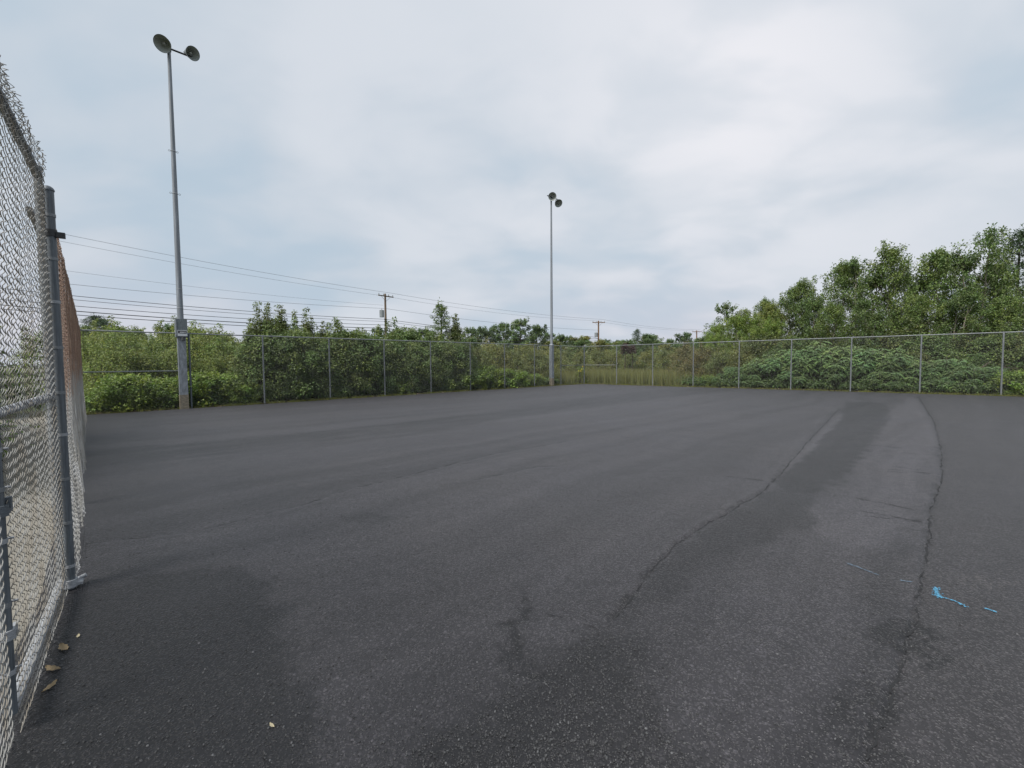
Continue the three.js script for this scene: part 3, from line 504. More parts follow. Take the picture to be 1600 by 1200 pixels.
// ---------------------------------------------------------------- plants
const leafMat = (r, g, b) => new THREE.MeshPhysicalMaterial({ color: rgb(r, g, b), vertexColors: true, roughness: 0.85, side: THREE.DoubleSide, transmission: 0.42, thickness: 0, specularIntensity: 0.5 });
function leaf(b, p, dir, up, len, wid, c, fold = 0.25) {     // a diamond folded along its midrib
  const s = V().crossVectors(dir, up).normalize(), n = V().crossVectors(s, dir).normalize();
  const m = p.clone().addScaledVector(dir, len * 0.45), tip = p.clone().addScaledVector(dir, len).addScaledVector(n, -len * 0.12);
  const l = m.clone().addScaledVector(s, wid * 0.5).addScaledVector(n, wid * fold), r = m.clone().addScaledVector(s, -wid * 0.5).addScaledVector(n, wid * fold);
  const i0 = b.v(p.x, p.y, p.z, n.x, n.y, n.z, c), i1 = b.v(l.x, l.y, l.z, n.x, n.y, n.z, c), i2 = b.v(tip.x, tip.y, tip.z, n.x, n.y, n.z, c), i3 = b.v(r.x, r.y, r.z, n.x, n.y, n.z, c);
  b.i.push(i0, i1, i2, i0, i2, i3);
}
const rand3 = (R) => { const z = R() * 2 - 1, a = R() * 6.2832, q = Math.sqrt(1 - z * z); return V(q * Math.cos(a), z, q * Math.sin(a)); };
const gauss = (R) => (R() + R() + R() + R() - 2) * 0.86;
function tone(R, spread = 0.28, warm = 0.16) { const v = 1 + (R() - 0.5) * 2 * spread, w = (R() - 0.5) * 2 * warm; return [v * (1 + w), v, v * (1 - w * 0.6)]; }
function clump(b, R, c, rad, n, size, opt = {}) {
  const base = tone(R, opt.clumpSpread ?? 0.22, 0.12), flat = opt.flat ?? 0.8;
  for (let k = 0; k < n; k++) {
    const o = rand3(R).multiplyScalar(rad * Math.pow(R(), 0.62)); o.y *= flat; const p = c.clone().add(o);
    const d = rand3(R).addScaledVector(o.clone().normalize(), 0.9); d.y = d.y * 0.75 - (opt.droop ?? 0.25); d.normalize();
    const up = rand3(R).multiplyScalar(0.5).add(V(0, 1, 0)).normalize(), s = size * (0.65 + 0.7 * R()), t = tone(R, 0.15, 0.08);
    leaf(b, p, d, up, s, s * (opt.aspect ?? 0.6), [base[0] * t[0], base[1] * t[1], base[2] * t[2]]);
  }
}
function branchPath(R, a, bq, wob, n = 5) { const out = []; for (let k = 0; k <= n; k++) { const t = k / n, p = a.clone().lerp(bq, t); const s = wob * Math.sin(Math.PI * t); p.x += (R() - 0.5) * s; p.y += (R() - 0.5) * s * 0.6; p.z += (R() - 0.5) * s; out.push(p); } return out; }
// tree: profile(t) gives the crown's half width at height t (0..1)
function treeParts(seed, h, { profile, from = 0.25, branches = 30, clumps = 4, leaves = 70, size = 0.13, rad = 0.5, trunkR = 0.11, lean = 0.25, rise = 0.35, opt = {}, forks = 1, barkTop = 0.92 }) {
  const R = rngOf(seed), tb = new Buf(), bb = new Buf(), lb = new Buf();
  const stems = [];
  for (let f = 0; f < forks; f++) { const a = R() * 6.28, q = forks > 1 ? 0.12 * h : lean; const top = V(Math.cos(a) * q, h * barkTop * (f ? 0.8 + 0.15 * R() : 1), Math.sin(a) * q), path = branchPath(R, V((R() - 0.5) * 0.15 * (forks - 1), -0.3, (R() - 0.5) * 0.15 * (forks - 1)), top, h * 0.05, 8); tube(tb, path, path.map((_, k) => trunkR * (1 - 0.85 * k / 8) + 0.012), 7, null, true, 0.4); stems.push([path, top.y]); }
  const onStem = ([path, ty], y) => { const t = Math.min(0.999, Math.max(0, (y + 0.3) / (ty + 0.3))) * (path.length - 1), k = Math.floor(t); return path[k].clone().lerp(path[k + 1], t - k); };
  for (let k = 0; k < branches; k++) {
    const t = from + (1 - from) * Math.pow((k + R()) / branches, 0.9), st = stems[k % stems.length], y = Math.min(t * h, st[1]), w = profile(t) * (0.7 + 0.5 * R()), a = k * 2.4 + R() * 0.9;
    const base = onStem(st, Math.max(0.1 * h, y - w * rise * 0.9)), tip = onStem(st, y).add(V(Math.cos(a) * w, w * rise * (R() - 0.2), Math.sin(a) * w));
    const path = branchPath(R, base, tip, w * 0.25, 5), r0 = Math.max(0.012, trunkR * 0.36 * (1 - t * 0.6)); tube(bb, path, path.map((_, q) => r0 * (1 - 0.8 * q / 5) + 0.004), 5, null, false);
    for (let c = 0; c < clumps; c++) { const q = 0.42 + 0.62 * ((c + R()) / clumps), i = Math.min(4.999, q * 5), j = Math.floor(i), p = path[j].clone().lerp(path[j + 1], Math.min(1, i - j)).add(rand3(R).multiplyScalar(rad * 0.55)); clump(lb, R, p, rad * (0.6 + 0.6 * R()) * (1.1 - 0.45 * t), Math.round(leaves * (0.6 + 0.8 * R())), size, opt); }
    if (k % 3 === 0 && t > 0.45) for (let c = 0; c < 4; c++) clump(lb, R, tip.clone().add(V(gauss(R) * 0.06, 0.17 * c * h / 9, gauss(R) * 0.06)), rad * 0.36 * (1 - c * 0.16), Math.round(leaves * 0.4 * (1 - c * 0.15)), size, opt);
  }
  for (let c = 0; c < 3; c++) clump(lb, R, onStem(stems[0], stems[0][1]).add(V(gauss(R) * 0.15, (h - stems[0][1]) * (c / 3), gauss(R) * 0.15)), rad * 0.6, Math.round(leaves * 0.7), size, opt);
  return { trunk: tb.geo(), branches: bb.geo(), crown: lb.geo() };
}
// shrub: many stems from the ground, clumps over a dome
function shrubParts(seed, h, w, { clumps = 80, leaves = 80, size = 0.095, rad = 0.36, shape = 0.5, opt = {}, spires = 0, low = 0.12, lump: lumpy = 0.28 }) {
  const R = rngOf(seed), sb = new Buf(), lb = new Buf();
  for (let k = 0; k < clumps; k++) {
    const a = k * 2.399 + R(), t = (k + 0.5) / clumps, y = low * h + (1 - low) * h * Math.pow(t, 0.8), e = Math.pow(Math.max(0.02, 1 - Math.pow(y / h, 1.9)), shape), lump = 1 + lumpy * n3(Math.cos(a) * 1.5 + seed, y, Math.sin(a) * 1.5), q = w * 0.5 * e * lump * (0.55 + 0.5 * Math.sqrt(R()));
    const tip = V(Math.cos(a) * q, Math.min(h - rad * 0.4, y * (0.93 + 0.12 * R())), Math.sin(a) * q);
    if (k % 3 === 0) { const path = branchPath(R, V(gauss(R) * w * 0.08, -0.1, gauss(R) * w * 0.08), tip, 0.3, 4); tube(sb, path, path.map((_, i) => 0.022 * (1 - 0.16 * i) + 0.003), 4, null, false); }
    clump(lb, R, tip, rad * (0.65 + 0.7 * R()), Math.round(leaves * (0.6 + 0.8 * R())), size * (0.85 + 0.3 * R()), opt);
  }
  for (let k = 0; k < spires; k++) { const a = R() * 6.28, q = w * 0.28 * R(), top = h * (1.0 + 0.22 * R()), path = branchPath(R, V(Math.cos(a) * q, h * 0.5, Math.sin(a) * q), V(Math.cos(a) * q * 1.3, top, Math.sin(a) * q * 1.3), 0.2, 5); tube(sb, path, path.map((_, i) => 0.016 - 0.0024 * i), 4, null, false); for (let c = 0; c < 9; c++) { const t = 0.3 + 0.7 * (c / 8), i = Math.min(4.99, t * 5), j = Math.floor(i), p = path[j].clone().lerp(path[j + 1], i - j); clump(lb, R, p, 0.24 * (1.25 - t * 0.85), Math.round(44 * (1.25 - t * 0.8)), size, opt); } }
  return { stems: sb.geo(), foliage: lb.geo() };
}
function coniferParts(seed, h, w, full = 1) {
  const R = rngOf(seed), tb = new Buf(), bb = new Buf(), lb = new Buf(), n = 58;
  tube(tb, [V(0, -0.3, 0), V(0.05, h * 0.5, 0), V(0, h, 0)], [0.02 * h, 0.012 * h, 0.012], 7, null, true, 0.4);
  for (let k = 0; k < n; k++) {
    const t = 0.22 + 0.77 * (k / n), a = k * 2.4 + R(), len = w * 0.5 * Math.pow(1 - t, 0.75) * (0.6 + 0.7 * R()) + 0.15, base = V(0, t * h, 0), tip = V(Math.cos(a) * len, t * h + len * (0.18 - 0.15 * R()), Math.sin(a) * len), path = branchPath(R, base, tip, 0.12, 3);
    tube(bb, path, [0.03, 0.022, 0.015, 0.006].map((q) => q * (1.2 - t)), 4, null, false);
    for (let c = 0; c < 4; c++) { const p = base.clone().lerp(tip, 0.35 + 0.68 * (c / 3)); clump(lb, R, p, (0.30 + 0.06 * h) * full * (0.5 + 0.5 * (1 - t)) * (0.7 + 0.4 * R()), Math.round(38 * full), 0.16, { flat: 0.42, droop: 0.0, aspect: 0.28 }); }
  }
  clump(lb, R, V(0, h, 0), 0.18, 26, 0.16, { flat: 1.8, aspect: 0.3 });
  return { trunk: tb.geo(), branches: bb.geo(), crown: lb.geo() };
}
function sumacParts(seed, h, w) {
  const R = rngOf(seed), sb = new Buf(), lb = new Buf(), stems = Math.round(9 + w * 3.5);
  for (let s = 0; s < stems; s++) {
    const a = s * 2.4 + R(), q = w * 0.5 * Math.sqrt((s + 0.5) / stems), hh = h * (0.98 - 0.45 * Math.pow(q / (w * 0.5), 2) - 0.18 * R()), top = V(Math.cos(a) * q, hh, Math.sin(a) * q), path = branchPath(R, V(Math.cos(a) * q * 0.4, -0.1, Math.sin(a) * q * 0.4), top, 0.25, 4);
    tube(sb, path, [0.026, 0.022, 0.019, 0.016, 0.012], 5, null, false);
    const base = tone(R, 0.22, 0.12), fr = 14 + Math.floor(R() * 5);
    for (let f = 0; f < fr; f++) {
      const tier = f / fr, fa = f * 2.4 + R() * 0.4, o = path[4].clone().lerp(path[3], tier * 0.9), len = 0.32 + 0.26 * R(), lift = mix(0.55, 0.12, tier), c = tone(R, 0.13, 0.08);
      const dir = V(Math.cos(fa), 0, Math.sin(fa)); let p = o.clone(), pitch = lift + 0.2 * R();
      const rachis = [p.clone()], N = 10;
      for (let k = 0; k < N; k++) { const d = V(dir.x * Math.cos(pitch), Math.sin(pitch), dir.z * Math.cos(pitch)), p2 = p.clone().addScaledVector(d, len / N); if (k > 0) for (const side of [-1, 1]) { const sd = V(-dir.z * side, 0, dir.x * side), ld = sd.multiplyScalar(0.86).addScaledVector(d, 0.5).add(V((R() - 0.5) * 0.3, -0.34 + (R() - 0.5) * 0.5, (R() - 0.5) * 0.3)).normalize(), l = (0.135 - 0.05 * Math.abs(k / N - 0.4)) * (0.75 + 0.5 * R()), t = [base[0] * c[0], base[1] * c[1], base[2] * c[2]]; leaf(lb, p2, ld, V(0, 1, 0), l, l * (0.3 + 0.12 * R()), t, 0.1); } p = p2; rachis.push(p.clone()); pitch -= 0.14; }
      tube(sb, [rachis[0], rachis[5], rachis[10]], 0.003, 3, null, false);
    }
  }
  return { stems: sb.geo(), foliage: lb.geo() };
}
function plant(name, parts, mats, label, category, group, x, z, h, h0, turn, widen = 1) {
  const o = thing(name, label, category, x, -0.06, z, turn, group);
  for (const [k, g] of Object.entries(parts)) mesh(k, g, mats[k], o);
  const s = h / h0; o.scale.set(s * widen, s, s * widen); return o;
}
const LEAF = {
  vine: leafMat(0.22, 0.30, 0.055), loose: leafMat(0.228, 0.276, 0.065), loose2: leafMat(0.197, 0.256, 0.058), dense: leafMat(0.146, 0.210, 0.058), dense2: leafMat(0.178, 0.240, 0.068), tall: leafMat(0.161, 0.196, 0.062),
  olive: leafMat(0.239, 0.251, 0.070), olive2: leafMat(0.187, 0.215, 0.065), brownish: leafMat(0.202, 0.183, 0.070), sumac: leafMat(0.155, 0.245, 0.078), birch: leafMat(0.172, 0.240, 0.058), birch2: leafMat(0.136, 0.201, 0.055), bright: leafMat(0.211, 0.290, 0.055),
  far: leafMat(0.139, 0.209, 0.065), far2: leafMat(0.117, 0.175, 0.065), pine: leafMat(0.087, 0.141, 0.058), maroon: leafMat(0.087, 0.039, 0.035),
};
const RP = rngOf(2024);
const KIND = {
  vine: [1, 2, 3].map((s) => [shrubParts(60 + s, 1.2, 2.3, { clumps: 60, leaves: 64, size: 0.10, rad: 0.26, shape: 0.4, opt: { aspect: 0.75, droop: 0.1 }, low: 0.08 }), 1.2]),
  loose: [1, 2, 3].map((s) => [shrubParts(70 + s, 3.0, 3.0, { clumps: 66, leaves: 72, size: 0.105, rad: 0.40, spires: 3, lump: 0.45, opt: { aspect: 0.5 } }), 3.1]),
  dense: [1, 2, 3].map((s) => [shrubParts(80 + s, 3.0, 2.7, { clumps: 78, leaves: 92, size: 0.105, rad: 0.36, spires: 2, lump: 0.45 }), 3.1]),
  tall: [1, 2].map((s) => [shrubParts(90 + s, 3.8, 2.2, { clumps: 80, leaves: 66, size: 0.10, rad: 0.34, shape: 0.85, spires: 5 }), 4.3]),
  birch: [1, 2, 3, 4].map((s) => [treeParts(110 + s, 9, { profile: (t) => 2.5 * Math.pow(Math.sin(Math.PI * Math.min(1, 0.14 + t * 0.85)), 0.85), from: 0.12, branches: 56, clumps: 5, leaves: 44, size: 0.15, rad: 0.62, rise: 0.75, trunkR: 0.10, forks: s % 2 ? 2 : 1 }), 9.2]),
  far: [1, 2, 3].map((s) => [treeParts(130 + s, 8, { profile: (t) => 2.7 * Math.pow(Math.sin(Math.PI * Math.min(1, 0.3 + t * 0.66)), 0.6), from: 0.06, branches: 34, clumps: 3, leaves: 46, size: 0.26, rad: 0.72, trunkR: 0.16 }), 8.2]),
  pine: [1, 2].map((s) => [coniferParts(150 + s, 8, 5.6), 8.2]),
  sumac: [1, 2, 3].map((s) => [sumacParts(170 + s, 2.3, 2.3), 2.3]),
};
const pick = (k, i) => KIND[k][i % KIND[k].length];
const shrubMats = (m, s = M.bark) => ({ stems: s, foliage: m }), treeMats = (m, b = M.bark) => ({ trunk: b, branches: b, crown: m });
const KEEP = { vine: [0.8, 0.15], dense: [0.46, 0.1], loose: [0.5, 0.1], tall: [0.3, 0.2], sumac: [0.5, 0.35] };
function keepOut(x, z, kind, h) {                  // plants stand clear of the fence fabric
  const k = KEEP[kind]; if (!k) return [x, z];
  const need = k[0] * h + k[1], oB = (x - CORNER_NEAR[0]) * dBack[1] - (z - CORNER_NEAR[1]) * dBack[0], oR = (x - CORNER_FAR[0]) * dRight[1] - (z - CORNER_FAR[1]) * dRight[0];
  if (oB > 0 && oB < need && x < 6) return [x + dBack[1] * (need - oB), z - dBack[0] * (need - oB)];
  if (oR > 0 && oR < need && x > 6) return [x + dRight[1] * (need - oR), z - dRight[0] * (need - oR)];
  return [x, z];
}
function scatter(list, kind, name, mats, labelOf, category, group, widen = () => 1) {
  list.forEach(([x0, z0, h], i) => { const [x, z] = keepOut(x0, z0, kind, h); const [parts, h0] = pick(kind, i + list.length); if (kind === 'dense') h *= 0.90 + 0.30 * RP(); if (kind === 'birch' && h > 6.5) h *= 0.95 + 0.13 * RP(); plant(name, parts, mats(i), labelOf(i), category, group, x, z, Math.max(0.4, h), h0, RP() * 6.28, widen(i, h)); });
}
const BACK = 'shrubs behind the back fence';
const spanWord = (x, z) => { const s = (x - CORNER_NEAR[0]) * dBack[0] + (z - CORNER_NEAR[1]) * dBack[1]; return ORD[Math.min(10, Math.max(1, Math.floor(s / (dBack[2] / 10)) + 1))]; };
const spanRight = (x, z) => { const s = (x - CORNER_FAR[0]) * dRight[0] + (z - CORNER_FAR[1]) * dRight[1]; return ORD[Math.min(12, Math.max(1, Math.floor(s / (dRight[2] / 8)) + 1))]; };
const vines = [[-14.75, -16.75, 1.0], [-15.2, -17.25, 1.36], [-14.82, -17.22, 1.25], [-14.45, -17.84, 1.23], [-13.9, -18.1, 1.06], [-13.3, -18.95, 1.41], [-12.9, -19.6, 1.31], [-12.21, -19.6, 0.88], [-11.66, -20.1, 0.74], [-2.52, -29.3, 1.61], [-1.62, -29.9, 1.51], [-0.52, -30.9, 1.32], [0.56, -31.9, 1.12], [1.65, -32.7, 0.91], [-6.42, -24.9, 0.73], [-3.91, -27.4, 0.69], [-8.97, -22.4, 0.53]];
scatter(vines, 'vine', 'vine_mound', () => shrubMats(LEAF.vine), (i) => `bright yellow-green vine mound at the foot of back fence span ${spanWord(vines[i][0], vines[i][1])} from the side fence`, 'vine', 'vine mounds along the back fence');
const vinesR = [[13.61, -30.5, 0.78], [24.2, -21.0, 1.14], [25.0, -20.7, 1.23], [26.2, -19.9, 1.3]];
scatter(vinesR, 'vine', 'vine_mound', () => shrubMats(LEAF.vine), (i) => (i ? 'bright green vine mound past the end of the sumac thicket' : 'low bright green vine mound at the reed end of the sumac thicket'), 'vine', 'vine mounds along the sumac fence');
const loose = [[-17.4, -19.1, 2.89], [-19.41, -21.13, 3.23], [-17.54, -20.15, 3.04], [-16.35, -19.89, 2.9], [-17.69, -22.73, 3.26], [-16.1, -22.81, 3.25], [-14.86, -22.58, 3.03], [-15.87, -25.64, 3.02], [-16.2, -18.4, 2.53], [-15.65, -18.9, 2.34], [-15.0, -19.8, 2.45], [-13.76, -20.8, 2.26], [-21.83, -24.34, 3.81], [-20.1, -27.25, 4.02], [-19.4, -29.15, 3.92], [-23.5, -22.5, 3.5], [-25.5, -29.0, 4.2], [-22.5, -32.0, 4.4]];
scatter(loose, 'loose', 'loose_shrub', (i) => shrubMats(i % 3 ? LEAF.loose : LEAF.loose2), (i) => (i > 11 ? 'pale olive loose shrub well back behind the boxed floodlight pole' : 'yellow-green loose shrub in the overgrown bank behind the boxed floodlight pole'), 'shrub', 'yellow-green shrubs behind the boxed floodlight pole', () => 1.05);
const tall = [[-12.2, -20.9, 3.69], [-12.12, -21.9, 4.51], [-11.82, -22.7, 4.48], [-11.04, -24.0, 4.48], [-10.29, -24.4, 3.86], [-8.97, -26.4, 3.68], [-3.77, -29.66, 4.73]];
scatter(tall, 'tall', 'tall_shrub', () => shrubMats(LEAF.tall), (i) => ['dark tall shrub with leafy spires beginning the row past the boxed pole', 'tallest dark spired shrub past the boxed floodlight pole', 'dark spired shrub next to the tallest one', 'slim dark spired shrub poking above the top rail', 'shorter spired shrub beside the slim one', 'low spired shrub before the transformer pole', 'spired dark shrub beside the tall sapling'][i], 'shrub', BACK);
const dense = [[-11.87, -20.75, 3.05], [-11.23, -21.3, 2.86], [-10.69, -21.95, 3.12], [-9.79, -22.75, 2.99], [-9.15, -23.4, 2.99], [-8.44, -24.05, 3.09], [-7.65, -24.75, 3.01], [-6.91, -25.55, 2.98], [-6.05, -26.3, 3.12], [-5.38, -27.36, 3.45], [-4.36, -27.8, 3.21], [-3.46, -28.7, 3.02], [-4.75, -27.0, 2.59], [-10.5, -21.6, 2.01], [-8.3, -23.7, 2.01], [-6.9, -25.0, 1.84], [-9.5, -24.6, 3.3], [-6.6, -27.4, 3.4]];
scatter(dense, 'dense', 'dense_shrub', (i) => shrubMats(i % 2 ? LEAF.dense : LEAF.dense2), (i) => `dense dark green shrub behind back fence span ${spanWord(dense[i][0], dense[i][1])} from the side fence`, 'shrub', BACK);
const olive = [[-2.4, -30.5, 2.87], [-1.48, -32.14, 3.16], [-0.23, -32.9, 2.85], [1.05, -35.75, 3.1], [2.12, -34.9, 2.6], [3.48, -38.66, 2.92], [5.28, -42.79, 2.97], [7.05, -44.99, 2.77], [9.27, -48.44, 3.11], [10.86, -47.41, 2.94], [12.18, -45.41, 2.61], [13.94, -45.38, 2.92], [14.45, -41.54, 2.87], [14.48, -36.75, 3.04], [14.81, -34.06, 2.89], [13.87, -33.57, 2.44], [15.02, -31.6, 2.47], [16.44, -31.7, 2.73]];
scatter(olive, 'loose', 'olive_shrub', (i) => shrubMats(i === 13 || i === 14 || i === 15 ? LEAF.brownish : i % 2 ? LEAF.olive : LEAF.olive2), (i) => (i < 6 ? `olive green shrub beside the slim pole, behind back fence span ${spanWord(olive[i][0], olive[i][1])}` : i < 13 ? 'grey-green shrub beyond the reed bed' : i < 16 ? 'rounded brownish shrub between the reeds and the sumac' : 'light green shrub rising behind the first sumac'), 'shrub', 'shrubs around the reed bed', () => 1.1);
const under = [[17.87, -31.63, 3.37], [19.77, -31.37, 3.25], [21.22, -30.2, 3.3], [22.68, -28.99, 3.22], [24.02, -27.86, 3.27], [24.56, -26.08, 3.01], [26.28, -25.92, 2.72], [26.51, -24.4, 2.83], [27.3, -23.7, 2.85], [18.13, -30.15, 2.41], [23.46, -25.71, 2.1], [25.41, -24.03, 1.77], [28.8, -22.6, 3.0]];
scatter(under, 'dense', 'understorey_shrub', (i) => shrubMats(i % 2 ? LEAF.dense : LEAF.tall), (i) => `dark green shrub between sumac and trees behind fence span ${spanRight(under[i][0], under[i][1])} from the reed corner`, 'shrub', 'dark shrubs between sumac and trees', () => 1.15);
const sumac = [[13.87, -30.2, 0.84], [14.97, -29.8, 1.56], [16.17, -29.3, 2.03], [17.13, -28.55, 2.48], [18.14, -27.95, 2.77], [19.27, -27.25, 3.04], [20.11, -26.4, 2.90], [21.05, -25.6, 2.73], [21.61, -24.9, 2.51], [22.17, -24.1, 1.94], [23.0, -23.5, 2.00], [23.47, -23.0, 1.80], [17.4, -27.3, 1.43], [19.1, -25.95, 1.65], [20.65, -24.65, 1.43], [22.4, -23.1, 1.14], [24.2, -22.4, 1.55]];
scatter(sumac, 'sumac', 'sumac_shrub', () => shrubMats(LEAF.sumac), (i) => `${sumac[i][2] > 2 ? 'tall' : 'low'} sumac shrub with layered feathery leaves behind fence span ${spanRight(sumac[i][0], sumac[i][1])} from the reed corner`, 'sumac', 'sumac shrubs behind the fence', (i, h) => (h < 1.5 ? 1.25 : 1.0));
const birch = [[18.47, -34.93, 5.65], [21.39, -37.67, 7.25], [21.07, -34.15, 7.21], [22.4, -34.36, 8.12], [22.31, -31.88, 7.1], [24.93, -33.61, 9.39], [24.66, -31.24, 9.38], [25.9, -30.2, 9.63], [28.06, -30.99, 8.28], [27.65, -28.7, 8.73], [28.74, -27.74, 9.95], [31.03, -28.37, 8.1], [19.16, -31.87, 5.11], [21.63, -29.86, 5.73], [23.3, -28.47, 5.93], [24.92, -27.09, 5.9], [26.08, -26.09, 6.11], [27.43, -24.91, 5.54], [30.6, -26.07, 7.01], [31.56, -25.19, 7.9], [17.96, -37.79, 5.34], [17.47, -34.46, 5.51], [19.34, -35.5, 6.22], [19.86, -33.84, 6.39], [16.02, -34.34, 4.12], [17.71, -31.76, 4.42]];
scatter(birch, 'birch', 'broadleaf_tree', (i) => treeMats([0, 12, 20, 21, 24, 25].includes(i) ? LEAF.bright : [22, 23].includes(i) ? LEAF.loose : i % 2 ? LEAF.birch : LEAF.birch2, M.paleBark), (i) => ([0, 12, 20, 21, 24, 25].includes(i) ? 'bright yellow-green young tree at the low end of the tree row behind the sumac' : `${birch[i][2] > 9 ? 'very tall' : birch[i][2] > 6.5 ? 'tall' : 'short front'} leafy pale-stemmed tree behind sumac fence span ${spanRight(birch[i][0], birch[i][1])} from the reed corner`), 'tree', 'trees behind the sumac', (i, h) => (h < 6.5 ? 0.9 : [0.84, 0.72, 0.78][i % 3]));
const far = [[-38.61, -40.14, 5.59], [-38.18, -43.27, 5.67], [-46.33, -54.75, 6.39], [-37.95, -48.77, 6.49], [-38.12, -53.78, 6.26], [-39.19, -60.48, 6.27], [-25.84, -74.45, 7.37], [-24.48, -80.63, 8.51], [-21.85, -83.98, 8.28], [-19.58, -93.45, 9.39], [-15.63, -86.54, 8.43], [-8.36, -89.18, 9.09], [-4.79, -83.26, 8.82], [-1.49, -87.41, 9.9], [1.89, -85.52, 10.43], [4.95, -89.46, 9.66], [8.05, -92.36, 8.17], [10.49, -95.02, 7.93], [11.57, -83.92, 6.1], [14.4, -98.45, 7.27], [19.3, -97.46, 6.29], [19.73, -92.72, 6.8], [21.63, -89.88, 6.35], [21.14, -79.27, 5.56], [25.99, -84.57, 6.52], [24.71, -74.14, 5.17], [27.93, -78.02, 5.89], [29.16, -75.09, 6.91], [29.54, -70.31, 5.35], [29.14, -65.93, 5.02], [30.25, -65.25, 5.91], [-37.32, -73.73, 7.51], [-35.06, -80.81, 7.67], [-39.7, -72.23, 7.1], [-31.07, -79.57, 7.33]];
scatter(far, 'far', 'far_tree', (i) => treeMats(i % 3 ? LEAF.far : LEAF.far2), (i) => (i < 6 ? 'far-off rounded tree beyond the bank behind the boxed floodlight pole' : i < 13 || i > 30 ? 'far-off dark rounded tree in the line around the transformer pole' : i < 18 ? 'far-off dark tree in the high clump beside the slim floodlight pole' : 'far-off green tree in the line beyond the reed bed'), 'tree', 'far tree line', () => 0.95);
const farLow = []; { const R = rngOf(88); for (let k = 0; k < 44; k++) { const a = -0.56 + 1.02 * ((k + R()) / 44), d = 62 + 40 * R(); farLow.push([Math.sin(a) * d, -Math.cos(a) * d, 1.72 + d * (0.035 + 0.028 * R())]); } }
scatter(farLow, 'far', 'far_tree', (i) => treeMats(i % 2 ? LEAF.far : LEAF.olive), () => 'low far-off tree filling the line beyond the shrubs', 'tree', 'low trees of the far line', () => 1.3);
const pine = [[-40.89, -43.49, 6.9], [-43.09, -46.91, 6.96], [-43.08, -57.49, 7.58], [25.52, -90.27, 8.67], [33.89, -29.8, 10.62], [-32.92, -87.56, 8.64], [-21.92, -97.84, 9.62], [-3.97, -98.74, 10.41]];
scatter(pine, 'pine', 'conifer_tree', () => treeMats(LEAF.pine), (i) => ['far dark pine beside the rusty fence end', 'far dark pine behind the first pine', 'small far pine behind the boxed floodlight pole', 'lone dark conifer rising over the line beyond the reeds', 'tall dark conifer behind the end of the broadleaf row', 'far pine between the cables and the shrubs', 'far pine next to the transformer pole', 'far pine in the line beside the high clump'][i], 'tree', 'conifers', (i) => (i < 2 ? 1.3 : 0.9));
{ // single plants
  const sap = coniferParts(201, 5.6, 3.0, 0.45);
  plant('sapling_tree', sap, treeMats(LEAF.dense), 'slim pointed sapling standing clear above the shrubs past the transformer pole', 'tree', null, -4.69, -29.54, 5.9, 5.75, 1);
  const snag = treeParts(203, 7.6, { profile: (t) => 1.9 * Math.pow(Math.sin(Math.PI * Math.min(1, 0.1 + t * 0.8)), 0.9), from: 0.4, branches: 22, clumps: 3, leaves: 34, size: 0.16, rad: 0.4, trunkR: 0.09 });
  plant('sparse_tree', snag, treeMats(LEAF.birch2, M.deadWood), 'sparse open tree with bare limbs at the low end of the tree row', 'tree', null, 21.0, -42.88, 7.73, 7.7, 2.2);
  const mar = shrubParts(205, 1.5, 1.0, { clumps: 34, leaves: 50, size: 0.12, rad: 0.22, shape: 0.6 });
  for (const [x, z, y, s, l] of [[10.98, -42.8, 3.49, 1.0, 'larger dark maroon-leaved small tree beyond the reeds'], [11.75, -43.0, 3.3, 0.8, 'smaller dark maroon-leaved small tree beyond the reeds']]) {
    const o = thing('maroon_tree', l, 'tree', x, -0.25, z, s * 3, 'maroon trees beyond the reeds');
    mesh('trunk', tube(new Buf(), [V(0, 0, 0), V(0.03, 1.4, 0), V(0, y - 0.4, 0)], [0.06, 0.05, 0.03], 6).geo(), M.bark, o);
    const c = mesh('crown', mar.foliage, LEAF.maroon, o); c.position.y = y + 0.25 - 1.5 * s * 0.75; c.scale.set(s * 0.85, s * 0.75, s * 0.85);
  }
  // dead pale branches in the understorey
  const R = rngOf(207), b = new Buf(), grow = (p, d, len, r, n) => { const e = p.clone().addScaledVector(d, len), path = branchPath(R, p, e, len * 0.25, 4); tube(b, path, path.map((_, k) => r * (1 - 0.12 * k)), 5, null, false); if (n) for (let k = 0; k < 3; k++) grow(path[2 + (k % 3)], d.clone().addScaledVector(rand3(R), 0.75).normalize(), len * (0.55 + 0.2 * R()), r * 0.55, n - 1); };
  for (let k = 0; k < 4; k++) grow(V(0, 0, 0), V(-0.7 + 0.45 * k, 0.75, 0.1 * gauss(R)).normalize(), 1.05, 0.035, 2);
  const dead = tag(mesh('dead_shrub', b.geo(), M.deadWood), 'bare pale dead branches in the dark gap behind the fence past the sumac', 'dead shrub'); dead.position.set(23.85, -0.1, -23.35); dead.rotation.y = -0.75; dead.scale.setScalar(1.15);
  // yellow flowers
  const fb = shrubParts(209, 1.3, 0.8, { clumps: 16, leaves: 30, size: 0.1, rad: 0.2 });
  const o = plant('yellow_wildflower', { stems: fb.stems, foliage: fb.foliage }, shrubMats(LEAF.vine), 'leafy wildflower with yellow heads behind the fence near the slim pole', 'flower', null, 5.6, -36.4, 1.4, 1.35, 0);
  const hd = new THREE.ConeGeometry(0.05, 0.04, 9).rotateX(1.3), ym = std({ color: rgb(0.5, 0.37, 0.03), roughness: 0.8 });
  for (let k = 0; k < 4; k++) { const f = mesh('flower_head', hd, ym, o); f.position.set(gauss(R) * 0.3, 1.0 + 0.4 * R(), 0.25 + 0.2 * R()); }
}
